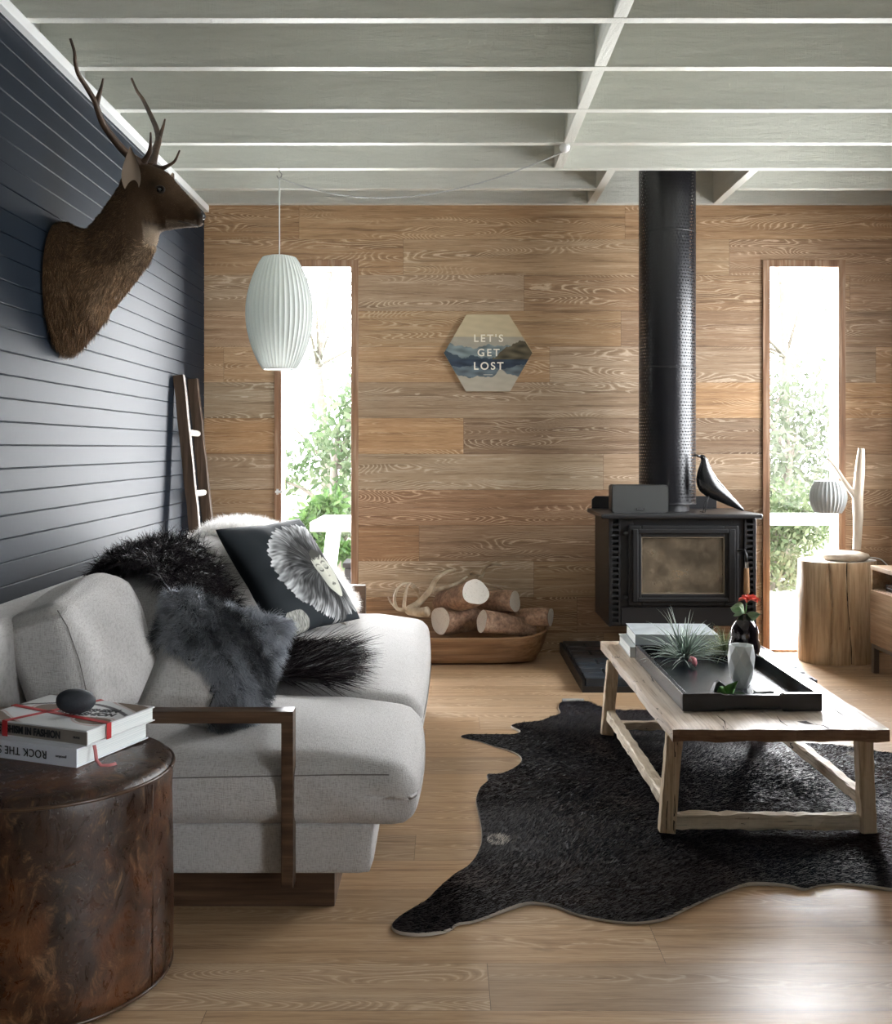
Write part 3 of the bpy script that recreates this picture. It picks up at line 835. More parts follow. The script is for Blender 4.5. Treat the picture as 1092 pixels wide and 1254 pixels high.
# ------------------------------------------------------------------ ladder leaning on the dark wall
def ladder():
    m = timber('weathered_dark_ladder_wood', (.035,.022,.015), (.085,.055,.036), (.16,.11,.08), axis=2, rough=.6, bump=.5)
    T = thing('ladder', 'dark timber decorative ladder with pale rungs leaning on the navy wall', 'ladder', (-1.22, 5.5, 0))
    yA, yB = 5.36, 5.66
    def X(z, top): return -1.375 + (1.555-z)*.104
    for y, zt in ((yA, 1.565), (yB, 1.565)):
        b = MB(); vs = []
        for z in [zt*k/14 for k in range(15)]:
            wv = .0015*math.sin(z*23+y*7)
            for (dx, dy) in ((-.024, -.0), (.030, -.0), (.030, .042), (-.024, .042)):
                vs.append((X(z, zt)+dx+wv+(.006 if z==0 else 0), y+dy, z + (.006 if dx > 0 and z == zt else 0)))
        fs = [(i*4+k, i*4+(k+1) % 4, (i+1)*4+(k+1) % 4, (i+1)*4+k) for i in range(14) for k in range(4)] + [(3,2,1,0), (56,57,58,59)]
        b.add(vs, fs); make('rail', b, m, T, bevel=.002)
    rm = plain('bleached_rung', (.62,.60,.56), .6, vary=.15)
    for z in (.31, .63, .95, 1.27):
        b = MB(); x = X(z, 1.5)+.004; b.tube([(x, yA+.042, z), (x, (yA+yB)/2, z+.002), (x, yB, z)], [.016, .017, .016], 12); make('rung', b, rm, T, smooth=True)
ladder()

# ------------------------------------------------------------------ soft forms
def rbox(cx, cy, cz, sx, sy, sz, r, n=14, fn=None, M4=None):
    """rounded upholstery block; fn(u, v, w) gives an extra offset"""
    vs = []; fs = []; idx = {}
    def key(p): return tuple(round(c, 5) for c in p)
    def vert(u, v, w):
        k = key((u, v, w))
        if k in idx: return idx[k]
        p = Vector((u*sx/2, v*sy/2, w*sz/2))
        inner = Vector((max(-sx/2+r, min(sx/2-r, p.x)), max(-sy/2+r, min(sy/2-r, p.y)), max(-sz/2+min(r, sz*.49), min(sz/2-min(r, sz*.49), p.z))))
        d = p - inner
        if d.length > 1e-9: p = inner + d.normalized()*r
        if fn: p += Vector(fn(u, v, w))
        q = p + Vector((cx, cy, cz)) if M4 is None else M4 @ p
        vs.append(q); idx[k] = len(vs)-1; return idx[k]
    def g(i): 
        t = -1 + 2*i/n
        return math.copysign(abs(t)**.75, t)
    for ax in range(3):
        for s in (-1, 1):
            for i in range(n):
                for j in range(n):
                    q = []
                    for (a, c) in ((i, j), (i+1, j), (i+1, j+1), (i, j+1)):
                        uv = [g(a), g(c)]; p = [0, 0, 0]; p[ax] = s; o = [k for k in range(3) if k != ax]
                        p[o[0]], p[o[1]] = uv; q.append(vert(*p))
                    if (s > 0) == (ax != 1): fs.append(tuple(q))
                    else: fs.append(tuple(q[::-1]))
    b = MB(); b.add(vs, fs); return b

def pillow(M4, w_, h_, t_, n=26, corner=.12, sag=0.0):
    """knife-edge cushion in the plane of M4: x = width, y = height, z = thickness"""
    b = MB(); vs = []; fs = []
    def P(i, j, s):
        u = -1+2*i/n; v = -1+2*j/n
        k = (1-u*u)*(1-v*v)
        th = t_/2 * (max(k, 0)**.42)
        pu = u*(1 - corner*(1-abs(v))**1.0*(0.5+.5*abs(u))*abs(u)); pv = v*(1 - corner*(1-abs(u))*(0.5+.5*abs(v))*abs(v))
        wr = .004*math.sin(u*9+v*5)*k + .003*math.sin(v*13-u*4)*k
        return M4 @ Vector((pu*w_/2, pv*h_/2 - sag*(1-u*u)*.5, s*(th+wr)))
    g = {}
    for s in (1, -1):
        for i in range(n+1):
            for j in range(n+1):
                e = i in (0, n) or j in (0, n)
                k = (i, j, 0 if e else s)
                if k not in g: g[k] = len(vs); vs.append(P(i, j, s))
    for s in (1, -1):
        for i in range(n):
            for j in range(n):
                q = []
                for a, c in ((i, j), (i+1, j), (i+1, j+1), (i, j+1)):
                    e = a in (0, n) or c in (0, n); q.append(g[(a, c, 0 if e else s)])
                fs.append(tuple(q) if s > 0 else tuple(q[::-1]))
    b.add(vs, fs); return b

# ------------------------------------------------------------------ sofa
SY0, SY1 = 2.655, 4.985
def sofa():
    T = thing('sofa', 'long grey linen sofa with dark timber arms along the navy wall', 'sofa', (-.70, 3.8, 0))
    b = MB(); b.box(-1.34, -.285, 2.70, 2.735, 0, .098); b.box(-1.34, -.285, 4.88, 4.91, 0, .098); b.box(-.315, -.285, 2.735, 4.88, 0, .098); b.box(-1.34, -1.31, 2.735, 4.88, 0, .098)
    make('plinth', b, M['dark_oak'], T, bevel=.002)
    b = rbox((-1.36-.185)/2, (SY0+SY1)/2, .166, 1.175, SY1-SY0, .136, .018, 24); make('base', b, M['linen'], T, smooth=True)
    # arms: flat timber bar frames
    for y0 in (2.605, 5.0):
        b = MB()
        b.prism([(-1.34, .50), (-1.34, .53), (-.379, .53), (-.379, .085), (-.409, .085), (-.409, .50)], y0, y0+.048 if y0 < 3 else y0+.04, axis='y')
        b.box(-1.34, -1.31, y0, y0+.04, .085, .50)
        make('armrest', b, M['dark_oak'], T, bevel=.0015)
    b = rbox(-1.265, (SY0+SY1)/2, .475, .19, SY1-SY0, .50, .045, 20); make('backrest', b, M['linen'], T, smooth=True)
    # seat cushions
    def crown(sx, ph, cr):
        def fn(u, v, w):
            k = (1-u*u)*(1-v*v)
            dz = (cr*max(k, 0)**.8 if w > -.9 else 0) + .006*math.sin(u*5+ph+v*3)*max(k, 0)**.5*(1 if w > 0 else 0)
            side = .018*(1-w*w)
            dx = side*(1 if u > .9 else 0)*(1-v*v); dy = (.016*(1-w*w)*(1-u*u)*(1 if v > .9 else -1 if v < -.9 else 0))
            wr = .0045*math.sin(u*17+w*4+ph)*(1-w*w)*(1 if abs(v) > .9 else 0)
            dz -= .028*max(0, u-.55)/.45*(1 if w > 0 else .1)      # front edge settles
            return (dx + .0, dy+wr, dz)
        return fn
    c1 = make('seat_cushion', rbox(-.60, 2.985, .310, 1.055, .70, .175, .055, 26, crown(1, 0, .040)), M['linen'], T, smooth=True)
    c2 = make('seat_cushion', rbox(-.60, 4.165, .312, 1.055, 1.62, .178, .055, 30, crown(1, 2, .040)), M['linen'], T, smooth=True)
    # flat-felled seams on the near cushion and base
    def seam(par, pts, name='seam'):
        q = []
        for i in range(len(pts)-1):
            for k in range(8): q.append(Vector(pts[i]).lerp(Vector(pts[i+1]), k/8))
        q.append(Vector(pts[-1])); s = MB(); s.tube(q, .0016, 5); make(name, s, M['seam'], par, smooth=True)
    seam(c1, [(-1.08, 2.632, .345), (-.8, 2.625, .355), (-.5, 2.623, .362), (-.25, 2.625, .366), (-.14, 2.637, .362),])
    # back cushions leaning on the backrest
    def back(yc, ln, xb, tilt, ht, th, yaw=0.0, ph=0.0, zb=.435):
        M4 = Matrix.Translation((xb, yc, zb)) @ Matrix.Rotation(yaw, 4, 'Z') @ Matrix.Rotation(-tilt, 4, 'Y') @ Matrix.Translation((-th/2, 0, ht/2))
        def fn(u, v, w):
            k = (1-v*v)*(1-w*w)
            return ((.03 if u > 0 else -.012)*max(k, 0)**.7 + .005*math.sin(v*7+w*5+ph)*(1 if u > .5 else 0), .010*(1-w*w)*math.copysign(1, v)*abs(v), .016*(1-v*v)*w + .012*math.sin(v*3+ph)*w - (.012*abs(v)**3 if w > .8 else 0))
        return rbox(0, 0, 0, th, ln, ht, .05, 20, fn, M4), M4
    bb, M1 = back(3.125, .60, -.925, R(19), .375, .185, yaw=R(-1), ph=.4)
    p1 = make('back_cushion', bb, M['linen'], T, smooth=True)
    pts = [M1 @ Vector(p) for p in ((.080, -.305, -.13), (.092, -.300, 0), (.090, -.298, .10), (.078, -.296, .150))]
    seam(p1, pts)
    bb, _ = back(3.79, .60, -.87, R(17), .375, .17, ph=1.4); make('back_cushion', bb, M['linen'], T, smooth=True)
    bb, _ = back(4.52, .78, -.80, R(21), .41, .20, ph=2.2); make('back_cushion', bb, M['linen'], T, smooth=True)
sofa()

def frame_matrix(o, ex, ey):
    ex = Vector(ex).normalized(); ez = ex.cross(Vector(ey)).normalized(); ey = ez.cross(ex)
    m = Matrix.Identity(4)
    for i in range(3): m[i][0], m[i][1], m[i][2], m[i][3] = ex[i], ey[i], ez[i], o[i]
    return m

M['white_wool'] = leafmat('white_wool', None)
# ------------------------------------------------------------------ white sheepskin cushion at the far end
def white_cushion():
    T = thing('sheepskin_cushion', 'fluffy white long-haired sheepskin draped over the far back cushion', 'sheepskin', (-.72, 4.72, .47))
    # hide follows: over the cushion top and down its face towards the far arm
    b = MB()
    prof = [(-1.12, .72), (-1.08, .815), (-.98, .850), (-.84, .845), (-.70, .785), (-.60, .70), (-.52, .61), (-.45, .52), (-.42, .475)]
    def fn(u, v):
        k = u*(len(prof)-1); i = min(int(k), len(prof)-2); f = k-i
        x = prof[i][0]*(1-f)+prof[i+1][0]*f; z = prof[i][1]*(1-f)+prof[i+1][1]*f
        hw = .31 - .07*u
        y = 4.64 + .07*u + (v-.5)*2*hw
        z += -.05*max(0, abs(v-.5)*2-.7)/.3 + .006*math.sin(v*9+u*7); x += .01*math.sin(v*6)
        return (x, y, z)
    b.sheet(fn, 24, 22)
    n0 = len(b.v)
    b2 = MB(); b2.add(b.v, b.f)
    back = [(max(p[0]-.10, -1.13), 4.69+(p[1]-4.69)*.8, max(p[2]-.10, .45)) for p in b.v]
    b2.add(back, [f[::-1] for f in b.f])
    W = 23
    edge = [i*W for i in range(25)]; edge2 = [i*W+22 for i in range(25)]
    for e in (edge, edge2):
        for i in range(24): b2.add([b.v[e[i]], b.v[e[i+1]], back[e[i+1]], back[e[i]]], [(0,1,2,3)])
    make('hide', b2, plain('cream_suede', (.66,.62,.56), .9), T, smooth=True)
    P, N = sample(b, 34000, 5)
    N[N[:,2] < 0] *= -1
    n = len(P); rng = np.random.default_rng(5)
    D = N*.75 + np.array([.45, -.05, -.15])
    C = np.array([.90,.89,.87])*(.92+.09*rng.random((n,1)))
    fur('wool', P-N*.004, D, .050, .0017, M['white_wool'], T, C, segs=4, droop=.14, curl=.40, clump=.5, cf=42, seed=7)
white_cushion()

# ------------------------------------------------------------------ printed cushion: figure in a fur hood
def print_cushion():
    BL = Vector((-.615, 3.955, .462)); e1 = Vector((.258, .44, .012)); e2 = Vector((-.285, .13, .405))
    c = BL + e1*.5 + e2*.5
    M4 = frame_matrix(c, e1, e2)
    T = thing('printed_cushion', 'square black cushion printed with a face in a fur hood', 'cushion', tuple(c))
    W_ = .525; n = 220
    def fr(x, y, cx, cy): return math.hypot(x-cx, y-cy)
    rng = np.random.default_rng(11)
    tab = rng.random((64, 512))
    def vn(a, r, fa, fr_):
        """value noise round the hood: a in turns, r outward"""
        x = a*fa; y = r*fr_; xi = int(math.floor(x)); yi = int(math.floor(y)); fx = x-xi; fy = y-yi
        fx = fx*fx*(3-2*fx); fy = fy*fy*(3-2*fy); m_ = max(1, int(fa))
        g = lambda i, j: tab[j % 64, i % m_ % 512]
        return (g(xi,yi)*(1-fx)+g(xi+1,yi)*fx)*(1-fy)+(g(xi,yi+1)*(1-fx)+g(xi+1,yi+1)*fx)*fy
    def colr(u, v):
        # u, v in 0..1 across the cushion; tones are those of the printed black-and-white picture
        bgc = np.array([.016,.021,.026]); c = bgc.copy()
        x = u-.70; y = v-.46
        r = math.hypot(x/.50, y/.47); a = (math.atan2(y, x)/(2*math.pi)) % 1.0
        a2 = (a + .016*math.sin(r*5+a*12)) % 1.0
        n1 = vn(a2, r+.3*vn(a2, .5, 130, 1), 64, 7); n2 = vn(a2, r, 200, 9); n3 = vn(a2, r, 480, 14); n0 = vn(a2, r, 11, 4)
        out = .95 + .07*(vn(a, 0.3, 160, 1)-.5) + .10*(n0-.5) + .05*(n2-.5)
        if y < -.25 and x < -.05: out *= .93
        if r < out:
            rim = r/out
            g = .008 + .95*(.25*n0+.35*n1+.40*n2)**2.6 + .20*max(0, n3-.5)*n1
            g *= .22 + 1.15*max(0, rim-.30)
            if rim > .70: g += .36*n2*(rim-.70)/.30
            if x < .02 and y > .02 and rim < .70: g *= .35 + .5*n2            # shadowed dark hair
            if abs(x-.04+.25*(y+.3)) < .035 and y < -.20: g *= .25
            c = np.array([g*.96, g*.98, g])
        if u < .33 and v < .17 and math.hypot((u-.20)/.14, (v-.03)/.16) < 1:
            s_ = vn(u*3 % 1, v, 60, 40); c = np.array([.48,.48,.44])*(.25+.9*s_)
        # face, turned slightly, chin towards the lower right corner
        ca, sa = math.cos(.16), math.sin(.16); dx, dy = u-.775, v-.41
        fx = (dx*ca + dy*sa)/.130; fy = (-dx*sa + dy*ca)/.225
        wid = 1 - .40*max(0, -fy)**1.8
        if (fx/wid)**2 + fy**2 < 1:
            s = np.array([.60,.60,.52])*(1 - .28*max(0, -fx)-.10*abs(fx)) * (.97+.06*n3)
            if fy > .50 + .22*n2: s = s*.10
            for ex, ey in ((-.42, .16), (.36, .20)):
                q = (fx-ex)/.28
                if abs(q) < 1:
                    if abs(fy-(ey-.07*(1-q*q))) < .030: s = s*.10
                    elif abs(fy-(ey+.19+.06*(1-q*q))) < .030: s = s*.35
                    elif abs(fy-(ey+.04)) < .08: s = s*.78
            if abs(fx-.10) < .035 and -.14 < fy < .16: s = s*.80
            if abs(fx-.04) < .16 and abs(fy+.17-.03*abs(math.sin(fx*20))) < .025: s = s*.45
            my = -.47+.012*math.cos((fx-.04)*12)+.10*(fx-.04)**2
            if abs(fx-.04) < .30 and abs(fy-my) < .062*(1-((fx-.04)/.30)**2)+.006: s = s*(.12 if abs(fy-my) < .012 else .42)
            c = s
        return (*np.clip(c, .008, .85), 1)
    b = pillow(M4, W_, .52, .15, n=n, corner=.07)
    cs = []; Mi = M4.inverted()
    for p in b.v:
        q = Mi @ Vector(p)
        if q.z >= -.0005: cs.append(colr(q.x/W_+.5, q.y/.52+.5))
        else: cs.append((.02,.027,.034,1))
    make('cover', b, M['paint_col'], T, smooth=True, colors=cs)
print_cushion()

# ------------------------------------------------------------------ black long-haired skin over the middle cushion and seat
def black_skin():
    T = thing('black_fur_throw', 'long-haired black fur throw spilling from middle back cushion onto the seat', 'throw', (-.70, 3.72, .46))
    prof = [(-1.19, .70), (-1.16, .80), (-1.07, .845), (-.98, .82), (-.92, .745), (-.86, .66), (-.80, .56), (-.735, .482), (-.64, .463), (-.50, .463), (-.38, .458)]
    def fn(u, v):
        k = u*(len(prof)-1); i = min(int(k), len(prof)-2); f = k-i
        x = prof[i][0]*(1-f)+prof[i+1][0]*f; z = prof[i][1]*(1-f)+prof[i+1][1]*f
        hw = .335 if u < .7 else .335 - .09*(u-.7)/.3
        yc = 3.76 - .42*max(0, u-.45) - .12*max(0, .25-u)
        y = yc + (v-.5)*2*hw
        if u < .3: z -= .10*max(0, abs(v-.5)*2-.55)**1.5
        return (x, y, z)
    b = MB(); b.sheet(fn, 30, 22)
    b2 = MB(); b2.add(b.v, b.f); back = [(p[0]-.006, p[1], p[2]-.010) for p in b.v]; b2.add(back, [f[::-1] for f in b.f])
    for e in ([i*23 for i in range(31)], [i*23+22 for i in range(31)]):
        for i in range(30): b2.add([b.v[e[i]], b.v[e[i+1]], back[e[i+1]], back[e[i]]], [(0,1,2,3)])
    make('hide', b2, plain('black_hide', (.012,.009,.010), .9), T, smooth=True)
    rng = np.random.default_rng(6)
    P, N = sample(b, 26000, 6); N[N[:,2] < 0] *= -1
    x = P[:,0]; n = len(P)
    seat = (x > -.72)
    D = np.where(seat[:,None], N*.13 + np.array([1.0, .08, 0]), N*.40 + np.array([.35, -.35, -.35]))
    top = x < -1.05
    D[top] = N[top]*.5 + np.array([-.25, -.35, .1])
    cut = (P[:,1] < 3.50) & (x < -.8)
    D[cut] = N[cut]*.45 + np.array([-.15, -.7, -.15])
    ln = np.where(seat, .105, .085); ln[top] = .055
    tip = seat & (x > -.52); ln[tip] = .165; D[tip] = N[tip]*.08 + np.array([1.0, .12, .0])
    C = np.array([.010,.0062,.0082])*(.4+1.4*rng.random((n,1)))
    up_ = ~seat
    fur('hair', P[up_], D[up_], ln[up_], .0020, M['black_hair'], T, C[up_], segs=5, droop=.18, curl=.20, clump=.60, cf=46, seed=9)
    fur('seat_hair', P[seat], D[seat], ln[seat], .0022, M['black_hair'], T, C[seat], segs=5, droop=.035, curl=.10, clump=.22, cf=60, seed=10)
black_skin()

# ------------------------------------------------------------------ grey sheepskin cushion near the arm
def grey_cushion():
    c = Vector((-.640, 2.865, .583))
    M4 = frame_matrix(c, (.80, .42, -.30), (.22, .14, 1.0))
    T = thing('grey_fur_cushion', 'pale cushion half covered by charcoal-grey sheepskin beside the near armrest', 'cushion', tuple(c))
    Wd, Hd = .345, .35
    b = pillow(M4, Wd, Hd, .16, n=26, corner=.10)
    make('cover', b, linen('pale_suede', (.46,.45,.44), (.53,.52,.50)), T, smooth=True)
    Mi = np.array(M4.inverted())
    def keep(P):
        q = P @ Mi[:3,:3].T + Mi[:3,3]
        u = q[:,0]/(Wd/2); v = q[:,1]/(Hd/2); front = q[:,2] > -.02
        bare = (u < -.15+ .35*np.clip(-v, 0, 1)) & (v < .12 - .25*(u+.6)) & (v > -1.2)
        return np.where(bare, 0.0, 1.0)*np.where(front, 1.0, .6)
    bi = pillow(M4, Wd*1.02, Hd*1.02, .176, n=26, corner=.10)
    P, N = sample(bi, 42000, 12, keep); rng = np.random.default_rng(12); n = len(P)
    q = P @ Mi[:3,:3].T + Mi[:3,3]
    D = N*.8 + np.outer(q[:,0], np.array(M4)[:3,0])*2.0 + np.array([0, 0, -.35])
    tone = .5+.5*np.sin(wobble(P, 22)[:,0]*2.2)
    C = (np.array([[.07,.077,.088]])*(1-tone[:,None]) + np.array([[.42,.45,.50]])*tone[:,None])*(.55+.9*rng.random((n,1)))
    fur('wool', P, D, .042, .0015, M['fur'], T, C, segs=3, droop=.35, curl=.55, clump=.5, cf=55, seed=13)
    # hide beneath the wool
    h = MB(); g = pillow(M4, Wd*1.012, Hd*1.012, .168, n=26, corner=.10)
    V = np.array([tuple(p) for p in g.v]); fc = np.array([V[list(f)].mean(axis=0) for f in g.f]); kk = keep(fc) > .1
    h.add(g.v, [f for f, k in zip(g.f, kk) if k]); make('hide', h, plain('grey_hide', (.03,.034,.04), .9), T, smooth=True)
grey_cushion()

# ------------------------------------------------------------------ leather pouf with books and stone
OX, OY, OR, OZ = -.896, 2.345, .275, .494
def pouf():
    T = thing('leather_pouf', 'round distressed brown leather pouf in the near left corner', 'pouf', (OX, OY, 0))
    n = 96
    def wv(a, z): return 1 + .004*math.sin(a*5+z*9) + .003*math.sin(a*13+z*20)
    b = MB(); b.lathe([(0, .004), (OR*.93, .004), (OR*.985, .012), (OR*1.0, .05), (OR*1.006, .15), (OR*1.003, .30), (OR*1.0, .40), (OR*1.004, .44), (OR*1.0, .463), (OR*.992, .472)], (OX, OY, 0), n, wv)
    make('side', b, M['leather'], T, smooth=True)
    b = MB(); b.lathe([(OR*.995, .471), (OR*.975, .481), (OR*.93, .487), (OR*.6, .492), (OR*.3, .4935), (0, .4935)], (OX, OY, 0), n, wv)
    make('top', b, M['leather'], T, smooth=True)
    pm = plain('leather_piping', (.055,.028,.014), .35)
    for z in (.4685, .018):
        b = MB(); b.tube([(OX+OR*(1.006 if z > .1 else .99)*math.cos(2*math.pi*k/96), OY+OR*(1.006 if z > .1 else .99)*math.sin(2*math.pi*k/96), z) for k in range(97)], .0042, 8)
        make('piping', b, pm, T, smooth=True)
    for a in (-103, -18, 60, 140):
        b = MB(); aa = R(a); b.tube([(OX+OR*1.004*math.cos(aa)*k2, OY+OR*1.004*math.sin(aa)*k2, z) for z, k2 in ((.02,.992), (.1,1.0), (.2,1.003), (.3,1.0), (.4,.997), (.46,1.0))], .0018, 5); make('side_seam', b, pm, T, smooth=True)
pouf()

def book(label, origin, ang, w_, d_, h_, cover, pages, spine_mat=None, name='book', group=None, rough=None):
    """spine along local x (facing -y), depth along local y"""
    T = thing(name, label, 'book', origin, group, rot=(0, 0, ang))
    c = .003
    b = MB(); b.box(-w_, 0, 0, d_, 0, c); b.box(-w_, 0, 0, d_, h_-c, h_); 
    o = make('cover', b, cover, T, bevel=.0006)
    b = MB(); b.prism([(-w_, 0), (-w_, .003), (0, .003), (0, 0)], c, h_-c, axis='z')
    make('spine', b, spine_mat or cover, T, bevel=.0006)
    b = MB(); b.box(-w_+.004, -.004, .003, d_-.004, c, h_-c); make('pages', b, pages, T)
    return T
def pagemat():
    t = NT('book_pages'); s = t.sep(t.coord())
    n = t.noise(t.comb(t.math('MULTIPLY', s[0], 2), t.math('MULTIPLY', s[1], 2), t.math('MULTIPLY', s[2], 900)), 1.0, 2)
    t.set(color=t.ramp(n, [(.3, (.55,.60,.60)), (.6, (.80,.82,.80))]), rough=.8); return t.m
M['pages'] = pagemat()
ANG = R(-21)
def stack():
    ink = plain('black_ink', (.012,.012,.014), .5)
    t = plain('white_glossy_cover', (.70,.72,.78), .3)
    B2 = book('large white book with black upside-down spine title, lower of two on the pouf', (-.800, 2.262, OZ), ANG, .325, .250, .041, t, M['pages'])
    fl = Matrix.Rotation(R(90), 4, 'X') @ Matrix.Rotation(R(180), 4, 'Z')
    text('lettering', 'ROCK THE SHACK', .0250, ink, B2, Matrix.Translation((-.183, -.0008, .021)) @ fl, align='CENTER', xs=.92, bold=.0001, spacing=1.08)
    text('lettering', 'gestalten', .0085, ink, B2, Matrix.Translation((-.042, -.0008, .020)) @ fl, align='CENTER')
    gm = plain('taupe_spine', (.22,.19,.165), .45)
    cm = plain('pale_pictorial_cover', (.60,.61,.62), .3)
    B1 = book('white pictorial book with taupe spine, upper of two on the pouf', (-.784, 2.280, OZ+.0413), ANG-R(1), .320, .236, .034, cm, M['pages'], gm)
    text('lettering', 'FETISHISM IN FASHION', .0225, ink, B1, Matrix.Translation((-.168, -.0008, .017)) @ Matrix.Rotation(R(90), 4, 'X'), align='CENTER', xs=.80, bold=.0009, spacing=1.03)
    text('lettering', 'FRAME', .0062, ink, B1, Matrix.Translation((-.028, -.0008, .017)) @ Matrix.Rotation(R(90), 4, 'X'), align='CENTER')
    # cover picture: loose grey, rose and black areas
    rng = np.random.default_rng(3); nx, ny = 120, 96; vs = []; cs = []
    for j in range(ny+1):
        for i in range(nx+1):
            u = i/nx; v = j/ny; vs.append((-.316+.312*u-.002, .004+.228*v, .0344))
            n = math.sin(u*8+math.sin(v*7)*1.4)+math.sin(v*11+u*5)
            c = np.array([.62,.63,.64])
            if n > 1.05: c = np.array([.20,.15,.12])
            elif .65 < n < .9: c = np.array([.50,.38,.36])
            if abs(v-.55-.3*math.sin(u*3)) < .03: c = np.array([.12,.11,.12])
            cs.append((*c, 1))
    fs = np.array([(j*(nx+1)+i, j*(nx+1)+i+1, (j+1)*(nx+1)+i+1, (j+1)*(nx+1)+i) for j in range(ny) for i in range(nx)])
    o = fast_mesh('cover_print', np.array(vs), fs, M['paint_col'], None, np.array(cs)); o.parent = B1
    for k, wd in enumerate(('FETISHISM', 'IN FASHION')):
        text('lettering', wd, .034, ink, B1, Matrix.Translation((-.105, .15-k*.034, .0347)) @ Matrix.Rotation(R(12), 4, 'Z'), align='CENTER', xs=.8, bold=.0012)
    # red ribbon tied round the upper book
    rm = plain('red_satin_ribbon', (.46,.028,.030), .4, vary=.2)
    Tr = thing('ribbon', 'red ribbon tied crosswise round the upper book', 'ribbon', (-.784, 2.280, OZ+.0413), rot=(0, 0, ANG-R(1)))
    b = MB(); h = .034
    def band(p, q, w2, z0=-.0006, z1=None):
        z1 = h+.0010
        p = Vector(p); q = Vector(q); d = (q-p).normalized(); s = Vector((-d.y, d.x))*w2
        for (za, zb) in ((z1, z1+.0007), ):
            b.prism([tuple(p+s), tuple(p-s), tuple(q-s), tuple(q+s)], za, zb, axis='z')
    band((-.232, -.0018), (-.160, .239), .0075); band((-.323, .118), (.0018, .070), .0075)
    b.prism([(-.2395, -.0025), (-.2245, -.0025), (-.2245, -.0012), (-.2395, -.0012)], .0, h+.0017, axis='z')
    b.prism([(.0012, .0625), (.0025, .0625), (.0025, .0775), (.0012, .0775)], .0, h+.0017, axis='z')
    b.prism([(-.3245, .1105), (-.323, .1105), (-.323, .1255), (-.3245, .1255)], .0, h+.0017, axis='z')
    make('band', b, rm, Tr)
    # pale red page marker hanging from the lower book
    b = MB(); b.tube([(.0015, .022, -.002), (.008, .018, -.012), (.018, .010, -.030), (.030, .010, -.0402), (.045, .018, -.0403), (.052, .034, -.0402)], .004, 6, flat=.15)
    make('trailing_end', b, plain('faded_red_ribbon', (.50,.16,.16), .6), Tr, smooth=True)
    # egg shaped stone
    m = NT('matt_charcoal_stone'); m.set(color=m.mix(m.noise(m.coord(), 300, 3), (.014,.017,.022), (.035,.040,.050)), rough=.7); m.bump(m.noise(m.coord(), 260, 3), .4, .002)
    b = MB(); cx, cy = at(93, 870, 2.43)[:2]; zt = OZ+.0413+.0345
    vs = []; 
    MM = Matrix.Rotation(R(8), 4, 'Z')
    b.ball((cx, cy, zt+.0290), .030, 32, 20, s=(1.52, 1.1, .94))
    b.v = [(p[0], p[1]+0, p[2] + .004*max(0, -(p[0]-cx))/.045*(1 if p[2] > zt+.03 else 0)) for p in b.v]
    o = make('stone', b, m.m, None, smooth=True, loc=(cx, cy, zt)); set_props(o, 'egg-shaped matt charcoal stone resting on the stacked books', 'stone')
stack()

